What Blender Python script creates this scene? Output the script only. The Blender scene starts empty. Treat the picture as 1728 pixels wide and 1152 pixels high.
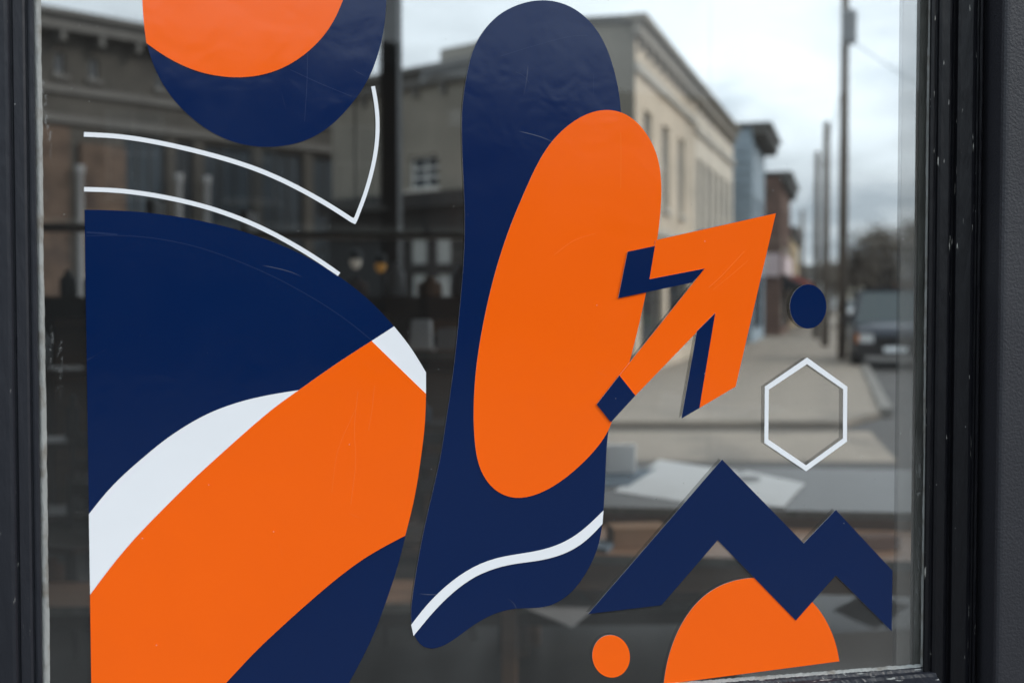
import bpy, bmesh, math, random
from mathutils import Vector, Matrix, geometry
random.seed(11)
R = math.radians
sc = bpy.context.scene
COL = sc.collection

# ------------------------------------------------------------------ camera
FPX = 2150.0; W, H = 1728.0, 1152.0
PITCH = -math.atan(76 / FPX); EYE = 1.65
cam = bpy.data.cameras.new('camera'); camo = bpy.data.objects.new('camera', cam); COL.objects.link(camo)
cam.sensor_width = 36; cam.lens = 36 * FPX / W
camo.location = (0, 0, EYE); camo.rotation_euler = (math.pi/2 + PITCH, 0, 0)
cam.clip_start = 0.05; cam.clip_end = 2000
cam.dof.use_dof = True; cam.dof.focus_distance = 1.42; cam.dof.aperture_fstop = 4.2
sc.camera = camo

# ------------------------------------------------------------------ world: overcast Nishita sky
SUN_EL, SUN_AZ = R(34), R(100)       # azimuth from +Y towards +X
wd = bpy.data.worlds.new('World'); sc.world = wd; wd.use_nodes = True
nt = wd.node_tree; N = nt.nodes; L = nt.links; N.clear()
out = N.new('ShaderNodeOutputWorld'); bg = N.new('ShaderNodeBackground'); bg.inputs[1].default_value = 0.1
sky = N.new('ShaderNodeTexSky'); sky.sky_type = 'NISHITA'; sky.sun_disc = False
sky.sun_elevation = SUN_EL; sky.sun_rotation = SUN_AZ
tc = N.new('ShaderNodeTexCoord'); sep = N.new('ShaderNodeSeparateXYZ'); L.new(tc.outputs['Generated'], sep.inputs[0])
def wm(op, a, b=None, clamp=False):
    n = N.new('ShaderNodeMath'); n.operation = op; n.use_clamp = clamp
    for i, v in enumerate((a, b)):
        if v is None: continue
        if isinstance(v, (int, float)): n.inputs[i].default_value = v
        else: L.new(v, n.inputs[i])
    return n.outputs[0]
zc = wm('MAXIMUM', sep.outputs[2], 0.0)
zp = wm('ADD', zc, 0.22)
cv = N.new('ShaderNodeCombineXYZ'); L.new(wm('DIVIDE', sep.outputs[0], zp), cv.inputs[0]); L.new(wm('DIVIDE', sep.outputs[1], zp), cv.inputs[1])
cv.inputs[2].default_value = 0.0
mp = N.new('ShaderNodeMapping'); mp.inputs['Location'].default_value = (1.9, 0.4, 0.0); mp.inputs['Scale'].default_value = (1.5, 1.3, 1.0); L.new(cv.outputs[0], mp.inputs[0])
cn = N.new('ShaderNodeTexNoise'); cn.inputs['Scale'].default_value = 1.35; cn.inputs['Detail'].default_value = 6; cn.inputs['Roughness'].default_value = 0.55
L.new(mp.outputs[0], cn.inputs['Vector'])
cr = N.new('ShaderNodeValToRGB'); L.new(cn.outputs['Fac'], cr.inputs[0])
cr.color_ramp.elements[0].position = 0.38; cr.color_ramp.elements[0].color = (5.3, 6.3, 7.1, 1)
cr.color_ramp.elements[1].position = 0.62; cr.color_ramp.elements[1].color = (9.9, 11.2, 12.0, 1)
e = cr.color_ramp.elements.new(0.5); e.color = (8.3, 9.4, 10.1, 1)
grad = wm('ADD', wm('MULTIPLY', zc, 1.9), .74)       # overcast: zenith brighter than horizon
bank = wm('ADD', wm('MULTIPLY', wm('SINE', wm('ADD', wm('MULTIPLY', sep.outputs[0], 4.5), .2)), .2), .84)   # slow bands of thicker cloud
grad = wm('MULTIPLY', grad, bank)
bx = wm('MULTIPLY', wm('SUBTRACT', sep.outputs[0], .205), 11.0); bz = wm('MULTIPLY', wm('SUBTRACT', sep.outputs[2], .155), 28.0)
refl_patch = wm('POWER', 2.718, wm('MULTIPLY', wm('ADD', wm('POWER', wm('ABSOLUTE', bx), 3.0), wm('POWER', wm('ABSOLUTE', bz), 3.0)), -1.0))
grad = wm('MULTIPLY', grad, wm('ADD', wm('MULTIPLY', refl_patch, .26), 1.0))       # brighter patch painted into the cloud, imitating a reflection on the glass
vm = N.new('ShaderNodeVectorMath'); vm.operation = 'SCALE'; L.new(cr.outputs[0], vm.inputs[0]); L.new(grad, vm.inputs[3])
mx = N.new('ShaderNodeMix'); mx.data_type = 'RGBA'; mx.inputs[0].default_value = 0.92
L.new(sky.outputs[0], mx.inputs[6]); L.new(vm.outputs[0], mx.inputs[7]); L.new(mx.outputs[2], bg.inputs[0]); L.new(bg.outputs[0], out.inputs[0])

sun = bpy.data.lights.new('sun', 'SUN'); sun.energy = 1.6; sun.angle = R(14); sun.color = (1, .96, .9)
suno = bpy.data.objects.new('sun', sun); COL.objects.link(suno)
sd = Vector((math.sin(SUN_AZ)*math.cos(SUN_EL), math.cos(SUN_AZ)*math.cos(SUN_EL), math.sin(SUN_EL)))
suno.rotation_euler = sd.to_track_quat('Z', 'Y').to_euler()
sc.view_settings.view_transform = 'Standard'; sc.view_settings.look = 'None'; sc.view_settings.gamma = 1
sc.view_settings.use_curve_mapping = False; sc.view_settings.exposure = 0.47
sc.render.engine = 'CYCLES'
sc.cycles.transparent_max_bounces = 32

# ------------------------------------------------------------------ helpers
TH = R(13.7)
AX = Vector((math.cos(TH), math.sin(TH), 0)); NR = Vector((math.sin(TH), -math.cos(TH), 0)); P0 = Vector((0, 1.40, 0))
CAMP = Vector((0, 0, EYE))
def ray(px, py):
    x = (px - 864) / FPX; y = -(py - 576) / FPX
    return Vector((x, math.cos(PITCH) - y*math.sin(PITCH), math.sin(PITCH) + y*math.cos(PITCH)))
def pane(px, py, n=0.0):
    """pane coordinates (s, z) of a photo pixel on the plane n metres in front of the glass"""
    d = ray(px, py); o = P0 + NR*n
    t = (o - CAMP).dot(NR) / d.dot(NR); p = CAMP + d*t
    return (p - o).dot(AX), p.z
def pw(s, n, z): return P0 + AX*s + NR*n + Vector((0, 0, z))
def onz(px, py, z):
    d = ray(px, py); t = (z - EYE)/d.z; return CAMP + d*t
def aty(px, py, Y):
    d = ray(px, py); return CAMP + d*(Y/d.y)

def mesh_obj(name, bm, mats, parent=None, smooth=False, loc=None):
    me = bpy.data.meshes.new(name); bm.normal_update(); bm.to_mesh(me); bm.free()
    if not isinstance(mats, (list, tuple)): mats = [mats]
    for m in mats: me.materials.append(m)
    if smooth:
        for p in me.polygons: p.use_smooth = True
    o = bpy.data.objects.new(name, me); COL.objects.link(o)
    if loc is not None: o.location = loc
    if parent: o.parent = parent
    return o
def inst(o, parent=None, loc=None, rz=None, scale=None):
    c = o.copy(); COL.objects.link(c); c.parent = parent
    if loc is not None: c.location = loc
    if rz is not None: c.rotation_euler = (0, 0, rz)
    if scale is not None: c.scale = scale
    return c
def copy_tree(o, parent=None):
    c = o.copy(); COL.objects.link(c); c.parent = parent
    for ch in list(o.children): copy_tree(ch, c)
    return c
def thing(name, label, cat, loc=(0,0,0), rz=0, group=None):
    o = bpy.data.objects.new(name, None); COL.objects.link(o); o.location = loc; o.rotation_euler = (0,0,rz)
    o.empty_display_size = .1
    o['label'] = label; o['category'] = cat
    if group: o['group'] = group
    return o
def tag(o, label, cat, group=None):
    o['label'] = label; o['category'] = cat
    if group: o['group'] = group
    return o
def box(bm, x0, x1, y0, y1, z0, z1, M=None, mi=0):
    v = [bm.verts.new(p) for p in ((x0,y0,z0),(x1,y0,z0),(x1,y1,z0),(x0,y1,z0),(x0,y0,z1),(x1,y0,z1),(x1,y1,z1),(x0,y1,z1))]
    if M is not None:
        for q in v: q.co = M @ q.co
    for f in ((0,3,2,1),(4,5,6,7),(0,1,5,4),(1,2,6,5),(2,3,7,6),(3,0,4,7)):
        bm.faces.new([v[i] for i in f]).material_index = mi
    return v
def B(*a):
    bm = bmesh.new()
    for b in a: box(bm, *b)
    return bm
def tube(bm, a, b, r0, r1=None, seg=10, caps=True):
    a = Vector(a); b = Vector(b); r1 = r0 if r1 is None else r1
    d = (b-a).normalized(); u = d.orthogonal().normalized(); w = d.cross(u)
    A = []; Bv = []
    for i in range(seg):
        t = 2*math.pi*i/seg; k = u*math.cos(t) + w*math.sin(t)
        A.append(bm.verts.new(a + k*r0)); Bv.append(bm.verts.new(b + k*r1))
    for i in range(seg):
        j = (i+1) % seg; bm.faces.new((A[i], A[j], Bv[j], Bv[i]))
    if caps:
        bm.faces.new(A[::-1]); bm.faces.new(Bv)
def lathe(bm, prof, seg=16, c=(0,0,0)):
    rings = []
    for r, z in prof:
        rings.append([bm.verts.new((c[0]+r*math.cos(2*math.pi*i/seg), c[1]+r*math.sin(2*math.pi*i/seg), c[2]+z)) for i in range(seg)])
    for a, b in zip(rings, rings[1:]):
        for i in range(seg):
            j = (i+1) % seg; bm.faces.new((a[i], a[j], b[j], b[i]))
    bm.faces.new(rings[0][::-1]); bm.faces.new(rings[-1])

# ------------------------------------------------------------------ materials
def mat(name, col, rough=.6, var=.12, scale=6, bump=.1, bscale=60, spec=.4, metal=0, dirt=None, dirtscale=3, stretch=(1,1,1), coat=0, detail=5):
    m = bpy.data.materials.new(name); m.use_nodes = True
    nt = m.node_tree; n = nt.nodes; l = nt.links; b = n['Principled BSDF']
    b.inputs['Roughness'].default_value = rough; b.inputs['Specular IOR Level'].default_value = spec
    b.inputs['Metallic'].default_value = metal; b.inputs['Coat Weight'].default_value = coat
    t = n.new('ShaderNodeTexCoord'); mp = n.new('ShaderNodeMapping'); mp.inputs['Scale'].default_value = stretch
    l.new(t.outputs['Object'], mp.inputs[0])
    no = n.new('ShaderNodeTexNoise'); no.inputs['Scale'].default_value = scale; no.inputs['Detail'].default_value = detail
    l.new(mp.outputs[0], no.inputs['Vector'])
    cr = n.new('ShaderNodeValToRGB'); l.new(no.outputs['Fac'], cr.inputs[0])
    c = Vector(col)
    cr.color_ramp.elements[0].position = .3; cr.color_ramp.elements[0].color = (*(c*(1-var)), 1)
    cr.color_ramp.elements[1].position = .7; cr.color_ramp.elements[1].color = (*[min(.95, x) for x in c*(1+var)], 1)
    src = cr.outputs[0]
    if dirt:
        d = n.new('ShaderNodeTexNoise'); d.inputs['Scale'].default_value = dirtscale; d.inputs['Detail'].default_value = 8
        l.new(t.outputs['Object'], d.inputs['Vector'])
        dr = n.new('ShaderNodeValToRGB'); dr.color_ramp.elements[0].position = .5; dr.color_ramp.elements[1].position = .68
        l.new(d.outputs['Fac'], dr.inputs[0])
        mix = n.new('ShaderNodeMix'); mix.data_type = 'RGBA'; l.new(dr.outputs[0], mix.inputs[0]); l.new(src, mix.inputs[6]); mix.inputs[7].default_value = (*dirt, 1)
        src = mix.outputs[2]
    l.new(src, b.inputs['Base Color'])
    if bump:
        bn = n.new('ShaderNodeTexNoise'); bn.inputs['Scale'].default_value = bscale; bn.inputs['Detail'].default_value = 4; l.new(mp.outputs[0], bn.inputs['Vector'])
        bp = n.new('ShaderNodeBump'); bp.inputs['Strength'].default_value = bump; bp.inputs['Distance'].default_value = .01
        l.new(bn.outputs['Fac'], bp.inputs['Height']); l.new(bp.outputs[0], b.inputs['Normal'])
    return m

def vinyl(name, col, rough=.13):
    """printed vinyl film: clear gloss, orange peel, long ripples, hairline creases"""
    m = bpy.data.materials.new(name); m.use_nodes = True
    nt = m.node_tree; n = nt.nodes; l = nt.links; b = n['Principled BSDF']
    b.inputs['Specular IOR Level'].default_value = .5
    t = n.new('ShaderNodeTexCoord')
    def noise(s, d=2, r=.5, st=(1,1,1), loc=(0,0,0), dist=0):
        mp = n.new('ShaderNodeMapping'); mp.inputs['Scale'].default_value = st; mp.inputs['Location'].default_value = loc; l.new(t.outputs['Object'], mp.inputs[0])
        q = n.new('ShaderNodeTexNoise'); q.inputs['Scale'].default_value = s; q.inputs['Detail'].default_value = d; q.inputs['Roughness'].default_value = r
        q.inputs['Distortion'].default_value = dist
        l.new(mp.outputs[0], q.inputs['Vector']); return q.outputs['Fac']
    def M(op, a, bb=None, c=None, clamp=False):
        q = n.new('ShaderNodeMath'); q.operation = op; q.use_clamp = clamp
        for i, v in enumerate((a, bb, c)):
            if v is None: continue
            if isinstance(v, (int, float)): q.inputs[i].default_value = v
            else: l.new(v, q.inputs[i])
        return q.outputs[0]
    # creases: thin contour lines of a stretched noise, only in some areas
    def lines(src, w, m1, lo):
        ln = M('SUBTRACT', 1.0, M('DIVIDE', M('ABSOLUTE', M('SUBTRACT', src, .5)), w), clamp=True)
        mk = M('MULTIPLY', M('SUBTRACT', m1, lo), 14, clamp=True)
        return M('MULTIPLY', ln, mk)
    cre = lines(noise(5, 1, .3, (1,1,.45), (3,1,2)), .0016, noise(9, 2, .5, loc=(7,2,1)), .60)
    cre2 = lines(noise(7, 1, .3, (.6,.6,1.3), (9,4,5)), .0022, noise(12, 2, .5, loc=(1,8,4)), .63)
    scr = M('ADD', cre, cre2, clamp=True)
    vo = n.new('ShaderNodeTexVoronoi'); vo.inputs['Scale'].default_value = 75; l.new(t.outputs['Object'], vo.inputs['Vector'])
    cs = n.new('ShaderNodeSeparateColor'); l.new(vo.outputs['Color'], cs.inputs[0])
    dot = M('MULTIPLY', M('LESS_THAN', vo.outputs['Distance'], .055), M('GREATER_THAN', cs.outputs[0], .93))
    mixv = M('ADD', M('MULTIPLY', scr, .13), M('MULTIPLY', dot, .3), clamp=True)
    var = n.new('ShaderNodeMix'); var.data_type = 'RGBA'
    c = Vector(col); l.new(noise(3.2, 4), var.inputs[0]); var.inputs[6].default_value = (*(c*.93), 1); var.inputs[7].default_value = (*[min(1, x) for x in c*1.06], 1)
    mx = n.new('ShaderNodeMix'); mx.data_type = 'RGBA'; l.new(mixv, mx.inputs[0]); l.new(var.outputs[2], mx.inputs[6]); mx.inputs[7].default_value = (.6, .6, .62, 1)
    l.new(mx.outputs[2], b.inputs['Base Color'])
    rg = n.new('ShaderNodeMapRange'); rg.inputs[3].default_value = rough-.05; rg.inputs[4].default_value = rough+.08
    l.new(noise(14, 5, .6), rg.inputs[0]); l.new(rg.outputs[0], b.inputs['Roughness'])
    h = M('ADD', M('MULTIPLY', noise(22, 2, .45, dist=.5), .42), M('MULTIPLY', noise(90, 1, .5, dist=.3), .035))
    h = M('ADD', h, M('MULTIPLY', noise(6, 2), .55)); h = M('ADD', h, M('MULTIPLY', scr, .03)); h = M('ADD', h, M('MULTIPLY', noise(420, 2), .003))
    bp = n.new('ShaderNodeBump'); bp.inputs['Strength'].default_value = .6; bp.inputs['Distance'].default_value = .0016
    l.new(h, bp.inputs['Height']); l.new(bp.outputs[0], b.inputs['Normal'])
    return m

def glass(name, T, tint=(1,1,1), dust=0.0, strip=False):
    m = bpy.data.materials.new(name); m.use_nodes = True
    nt = m.node_tree; n = nt.nodes; l = nt.links; n.clear()
    o = n.new('ShaderNodeOutputMaterial'); tr = n.new('ShaderNodeBsdfTransparent'); gl = n.new('ShaderNodeBsdfGlossy'); gl.inputs['Roughness'].default_value = .0
    k = math.sqrt(T); tr.inputs[0].default_value = (k*tint[0], k*tint[1], k*tint[2], 1)
    fr = n.new('ShaderNodeFresnel'); fr.inputs[0].default_value = 1.6
    ge = n.new('ShaderNodeNewGeometry'); inv = n.new('ShaderNodeMath'); inv.operation = 'SUBTRACT'; inv.inputs[0].default_value = 1; l.new(ge.outputs['Backfacing'], inv.inputs[1])
    mu = n.new('ShaderNodeMath'); mu.operation = 'MULTIPLY'; l.new(fr.outputs[0], mu.inputs[0]); l.new(inv.outputs[0], mu.inputs[1])
    mix = n.new('ShaderNodeMixShader'); l.new(mu.outputs[0], mix.inputs[0]); l.new(tr.outputs[0], mix.inputs[1]); l.new(gl.outputs[0], mix.inputs[2])
    last = mix.outputs[0]
    if dust:
        t = n.new('ShaderNodeTexCoord')
        def M(op, a, bb=None, clamp=False):
            q = n.new('ShaderNodeMath'); q.operation = op; q.use_clamp = clamp
            for i, v in enumerate((a, bb)):
                if v is None: continue
                if isinstance(v, (int, float)): q.inputs[i].default_value = v
                else: l.new(v, q.inputs[i])
            return q.outputs[0]
        def noise(s, st=(1,1,1), d=4):
            mp = n.new('ShaderNodeMapping'); mp.inputs['Scale'].default_value = st; l.new(t.outputs['Object'], mp.inputs[0])
            q = n.new('ShaderNodeTexNoise'); q.inputs['Scale'].default_value = s; q.inputs['Detail'].default_value = d; l.new(mp.outputs[0], q.inputs['Vector']); return q.outputs['Fac']
        vo = n.new('ShaderNodeTexVoronoi'); vo.inputs['Scale'].default_value = 120; l.new(t.outputs['Object'], vo.inputs['Vector'])
        cs = n.new('ShaderNodeSeparateColor'); l.new(vo.outputs['Color'], cs.inputs[0])
        spk = M('MULTIPLY', M('LESS_THAN', vo.outputs['Distance'], .07), M('GREATER_THAN', cs.outputs[0], .9))
        spk = M('MULTIPLY', spk, .35)
        # dried runs down the glass, thicker towards both edges of the pane
        sx = n.new('ShaderNodeSeparateXYZ'); l.new(t.outputs['Object'], sx.inputs[0])
        edge = M('ABSOLUTE', M('ADD', sx.outputs[0], -.0)); 
        ed = M('MULTIPLY', M('SUBTRACT', edge, dust_edge), 26, clamp=True)
        low = M('MULTIPLY', M('SUBTRACT', -.02, sx.outputs[2]), 3.5, clamp=True)
        runs = M('MULTIPLY', M('SUBTRACT', noise(60, (1,1,.12)), .60), 9, clamp=True)
        runs = M('MULTIPLY', runs, M('MULTIPLY', M('SUBTRACT', noise(300, (1,1,.6), 2), .5), 9, clamp=True))
        runs = M('MULTIPLY', M('MULTIPLY', runs, ed), .45)
        haze = M('ADD', M('MULTIPLY', noise(5, (1,1,.5), 6), .040), M('MULTIPLY', M('MULTIPLY', low, noise(14, (1,1,.4))), .07))
        haze = M('ADD', haze, -.004)
        fac = M('ADD', M('ADD', spk, runs), haze, clamp=True)
        fac = M('MULTIPLY', fac, inv.outputs[0])
        df = n.new('ShaderNodeBsdfDiffuse'); df.inputs[0].default_value = (.5, .5, .5, 1)
        m2 = n.new('ShaderNodeMixShader'); l.new(fac, m2.inputs[0]); l.new(last, m2.inputs[1]); l.new(df.outputs[0], m2.inputs[2]); last = m2.outputs[0]
    l.new(last, o.inputs[0])
    return m
dust_edge = .458

def veil(name, col, op):
    m = bpy.data.materials.new(name); m.use_nodes = True
    nt = m.node_tree; n = nt.nodes; l = nt.links; n.clear()
    o = n.new('ShaderNodeOutputMaterial'); tr = n.new('ShaderNodeBsdfTransparent'); df = n.new('ShaderNodeBsdfDiffuse'); df.inputs[0].default_value = (*col, 1)
    t = n.new('ShaderNodeTexCoord'); q = n.new('ShaderNodeTexNoise'); q.inputs['Scale'].default_value = 20; l.new(t.outputs['Object'], q.inputs['Vector'])
    r = n.new('ShaderNodeMapRange'); r.inputs[3].default_value = op*.85; r.inputs[4].default_value = op*1.15; l.new(q.outputs['Fac'], r.inputs[0])
    mx = n.new('ShaderNodeMixShader'); l.new(r.outputs[0], mx.inputs[0]); l.new(tr.outputs[0], mx.inputs[1]); l.new(df.outputs[0], mx.inputs[2]); l.new(mx.outputs[0], o.inputs[0])
    return m

def chipped(name, col, chip=(.32,.31,.29), rough=.35, amount=.64, st=(1,1,.16)):
    """aged gloss paint: brush streaks, dust, small worn chips strung along the run"""
    m = mat(name, col, rough, .18, 5, .22, 90, .3, stretch=(1,1,.25))
    nt = m.node_tree; n = nt.nodes; l = nt.links; b = n['Principled BSDF']
    src = b.inputs['Base Color'].links[0].from_socket
    t = n.new('ShaderNodeTexCoord')
    mp = n.new('ShaderNodeMapping'); mp.inputs['Scale'].default_value = st; l.new(t.outputs['Object'], mp.inputs[0])
    a = n.new('ShaderNodeTexNoise'); a.inputs['Scale'].default_value = 190; a.inputs['Detail'].default_value = 5; l.new(mp.outputs[0], a.inputs['Vector'])
    c2 = n.new('ShaderNodeTexNoise'); c2.inputs['Scale'].default_value = 9; l.new(mp.outputs[0], c2.inputs['Vector'])
    s = n.new('ShaderNodeMath'); s.operation = 'MULTIPLY_ADD'; l.new(c2.outputs['Fac'], s.inputs[0]); s.inputs[1].default_value = .35; l.new(a.outputs['Fac'], s.inputs[2])
    r = n.new('ShaderNodeMapRange'); r.inputs[1].default_value = amount+.19; r.inputs[2].default_value = amount+.22; l.new(s.outputs[0], r.inputs[0])
    mx = n.new('ShaderNodeMix'); mx.data_type = 'RGBA'; l.new(r.outputs[0], mx.inputs[0]); l.new(src, mx.inputs[6]); mx.inputs[7].default_value = (*chip, 1)
    vo = n.new('ShaderNodeTexVoronoi'); vo.inputs['Scale'].default_value = 85; l.new(t.outputs['Object'], vo.inputs['Vector'])
    cs = n.new('ShaderNodeSeparateColor'); l.new(vo.outputs['Color'], cs.inputs[0])
    d1 = n.new('ShaderNodeMath'); d1.operation = 'LESS_THAN'; l.new(vo.outputs['Distance'], d1.inputs[0]); d1.inputs[1].default_value = .06
    d2 = n.new('ShaderNodeMath'); d2.operation = 'GREATER_THAN'; l.new(cs.outputs[0], d2.inputs[0]); d2.inputs[1].default_value = .88
    d3 = n.new('ShaderNodeMath'); d3.operation = 'MULTIPLY'; l.new(d1.outputs[0], d3.inputs[0]); l.new(d2.outputs[0], d3.inputs[1])
    d4 = n.new('ShaderNodeMath'); d4.operation = 'MULTIPLY'; l.new(d3.outputs[0], d4.inputs[0]); d4.inputs[1].default_value = .45
    m3 = n.new('ShaderNodeMix'); m3.data_type = 'RGBA'; l.new(d4.outputs[0], m3.inputs[0]); l.new(mx.outputs[2], m3.inputs[6]); m3.inputs[7].default_value = (.4,.4,.4,1)
    l.new(m3.outputs[2], b.inputs['Base Color'])
    return m

M_NAVY = vinyl('navy vinyl', (.0001, .0118, .066)); M_ORANGE = vinyl('orange vinyl', (.98, .122, .001), .15); M_WHITE = vinyl('white vinyl', (.82, .82, .85), .22)
M_EDGE = mat('vinyl cut edge', (.45, .45, .46), .5, .1, 30, 0)
M_REFL = veil('painted dark decal reflection', (.012, .012, .014), .44)  # dark veil standing in for each decal's reflection in the glass
M_PANE = glass('shop window glass', .76, (1, 1, 1), dust=1)
M_FARG = glass('rear window glass', .92, (1, 1, 1))
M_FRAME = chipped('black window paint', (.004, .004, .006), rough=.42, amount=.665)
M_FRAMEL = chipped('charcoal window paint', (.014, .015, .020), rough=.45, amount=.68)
M_PANEL = mat('charcoal textured panel paint', (.025, .025, .031), .5, .10, 3, .16, 330, .35, dirt=(.034,.034,.04), dirtscale=5)
M_SEAL = mat('old grey glazing sealant', (.26, .265, .26), .6, .2, 30, .3, 160, .4, dirt=(.12,.10,.08), dirtscale=30, stretch=(1,1,.3))
M_JAMBIN = mat('grey beige inner bead', (.17, .17, .155), .55, .15, 12, .2, 120, .4, stretch=(1,1,.2), dirt=(.1,.1,.09), dirtscale=12)
M_SILL = chipped('scuffed sill paint', (.014, .015, .021), chip=(.30,.30,.29), rough=.4, amount=.62, st=(.16,1,1))
M_ASPH = mat('asphalt', (.066, .062, .058), .85, .2, .4, .4, 90, .3, dirt=(.05,.05,.05), dirtscale=.5)
M_CONC = mat('pavement concrete', (.225, .19, .152), .85, .14, 1.2, .3, 60, .3, dirt=(.14,.122,.102), dirtscale=1.1)
M_KERB = mat('kerb stone', (.15, .14, .125), .8, .15, 2, .3, 40, .3)
M_TAN = mat('tan brick', (.56, .475, .37), .85, .10, 1.5, .3, 30, .25, dirt=(.44,.38,.30), dirtscale=.8)
M_CREAM = mat('cream painted brick', (.60, .54, .45), .8, .08, 1.5, .3, 30, .25, dirt=(.49,.44,.37), dirtscale=.8)
M_SIDE = mat('grey cement render', (.20, .182, .150), .9, .15, .8, .3, 20, .25, dirt=(.155,.142,.118), dirtscale=.5)
M_BLUE = mat('slate blue clapboard', (.27, .33, .375), .7, .1, 2, .2, 30, .3)
M_BRICK = mat('brown brick', (.14, .085, .065), .9, .2, 3, .3, 40, .25, dirt=(.1,.07,.055), dirtscale=1)
M_DSTONE = mat('soot dark stone', (.062, .057, .049), .9, .2, 1.5, .3, 20, .2, dirt=(.042,.039,.035), dirtscale=.8)
M_DBRICK = mat('dark old brick', (.085, .058, .042), .9, .3, 4, .3, 30, .2, dirt=(.05,.035,.028), dirtscale=1.5)
M_SHOPD = mat('near black shopfront paint', (.012, .012, .012), .5, .2, 3, .1, 30, .4)
M_TRIM = mat('pale stone trim', (.42, .39, .34), .8, .12, 3, .2, 30, .3)
M_DTRIM = mat('grey metal coping', (.085, .08, .072), .6, .12, 3, .1, 30, .4)
M_COPE = mat('weathered stone coping', (.26, .235, .20), .8, .15, 3, .2, 30, .3)
M_WFR = mat('white window joinery', (.5, .5, .48), .5, .08, 6, .1, 30, .4)
M_GFR = mat('weathered grey joinery', (.2, .2, .2), .6, .1, 6, .1, 30, .4)
M_WG = mat('window pane glass', (.035, .045, .055), .06, .2, 1, 0, 10, .9)
M_SKYG = mat('glass with painted sky reflection', (.30, .31, .30), .4, .1, 2, 0, 10, .6)  # pale colour imitates the sky reflected in the panes
M_ROOF = mat('roof felt', (.06,.06,.06), .9, .2, 2, .2, 20, .2)
M_AWNB = mat('black canvas', (.015,.015,.017), .8, .2, 5, .1, 60, .3)
M_AWNR = mat('red canvas', (.28,.05,.04), .8, .2, 5, .1, 60, .3)
M_SIGN = mat('pale pink sign board', (.62,.50,.50), .5, .08, 3, .05, 60, .4)
M_POLE = mat('weathered timber pole', (.11,.095,.08), .9, .25, 8, .4, 60, .2, stretch=(1,1,.1))
M_METAL = mat('galvanised steel', (.22,.23,.24), .5, .1, 8, .1, 60, .5, metal=.5)
M_WIRE = mat('black cable', (.02,.02,.02), .6, .1, 8, 0)
M_WOOD = mat('oiled oak', (.30,.17,.095), .45, .3, 5, .2, 60, .4, stretch=(.2,2,2))
M_WOOD2 = mat('reddish brown timber', (.20,.105,.055), .5, .3, 5, .2, 60, .4, stretch=(.2,2,2))
M_DWOOD = mat('dark stained timber', (.045,.028,.018), .5, .3, 5, .2, 60, .4, stretch=(.2,2,2))
M_LAM = mat('grey laminate top', (.115,.112,.108), .4, .08, 5, .05, 60, .4)
M_PAPER = mat('white paper', (.84,.88,.90), .7, .04, 5, .05, 60, .3)
M_PAPERB = mat('blue grey printed paper', (.12,.17,.22), .6, .15, 5, .05, 60, .3)
M_PAPERG = mat('grey board', (.30,.31,.32), .7, .08, 5, .05, 60, .3)
M_IWALL = mat('dark interior wall', (.028,.027,.026), .8, .15, 2, .1, 40, .3)
M_FLOOR = mat('dark shop floor', (.035,.031,.028), .5, .25, 2, .1, 40, .4, stretch=(.3,2,1))
M_IRON = mat('matt black steel', (.012,.012,.013), .5, .1, 9, .05, 60, .5)
M_CAR = mat('dark blue grey car paint', (.012,.017,.028), .3, .05, 2, 0, 10, .3, coat=.25)
M_CARW = mat('white car paint', (.6,.61,.62), .25, .03, 2, 0, 10, .5, coat=.6)
M_PLAST = mat('black plastic', (.014,.014,.015), .6, .1, 9, .1, 60, .4)
M_TYRE = mat('tyre rubber', (.012,.012,.012), .85, .1, 20, .2, 60, .2)
M_CHROME = mat('chrome', (.5,.5,.5), .2, .04, 5, 0, 10, .5, metal=1)
M_LAMPG = mat('lamp glass', (.55,.56,.56), .12, .1, 20, .05, 60, .8)
M_AMBER = mat('amber lens', (.55,.17,.03), .2, .1, 20, .05, 60, .8)
M_CARG = mat('car glass', (.03,.045,.048), .08, .05, 1, 0, 10, .35)
M_BARK = mat('bark', (.06,.05,.042), .95, .3, 8, .5, 40, .2, stretch=(1,1,.2))
M_TWIG = mat('twigs and sparse leaves', (.10,.088,.072), .9, .45, 1.2, 0, 10, .2)
M_GRASS = mat('verge grass', (.05,.06,.03), .95, .3, 2, .3, 30, .1)

# ------------------------------------------------------------------ setting outside
def sheet(name, pts, z, m, thick=None):
    bm = bmesh.new(); vs = [bm.verts.new((x, y, z)) for x, y in pts]
    f = bm.faces.new(vs)
    if f.normal.z < 0: f.normal_flip()
    bm.normal_update()
    if f.normal.z < 0: f.normal_flip()
    if thick:
        r = bmesh.ops.extrude_face_region(bm, geom=[f]); 
        for v in [g for g in r['geom'] if isinstance(g, bmesh.types.BMVert)]: v.co.z += thick
        bmesh.ops.recalc_face_normals(bm, faces=bm.faces)
    return mesh_obj(name, bm, m)
g = sheet('ground', [(-400,-400),(400,-400),(400,600),(-400,600)], 0, M_ASPH); g['kind'] = 'structure'
KK = .25
def kx(Y): return 3.46 + KK*(Y - 11.08)          # kerb line of the long street
def bx_(Y): return 2.4 + .285*(Y - 25)           # building line
pv = sheet('pavement', [(-24,15.9),(kx(15.9)-.5,15.9),(kx(17.2),17.2),(kx(150),150),(kx(150)-22,150),(-24,30)], 0.004, M_CONC, .085); pv['kind'] = 'structure'
ap = sheet('gutter_apron', [(-24,13.9),(kx(12.6),12.6),(kx(15.5)-.2,15.5),(-24,15.5)], 0.006, M_CONC); ap['kind'] = 'structure'
gt = sheet('gutter_channel', [(-24,15.5),(kx(15.5)-.5,15.5),(kx(15.9)-.5,15.9),(-24,15.9)], 0.008, M_DSTONE); gt['kind'] = 'structure'
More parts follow.
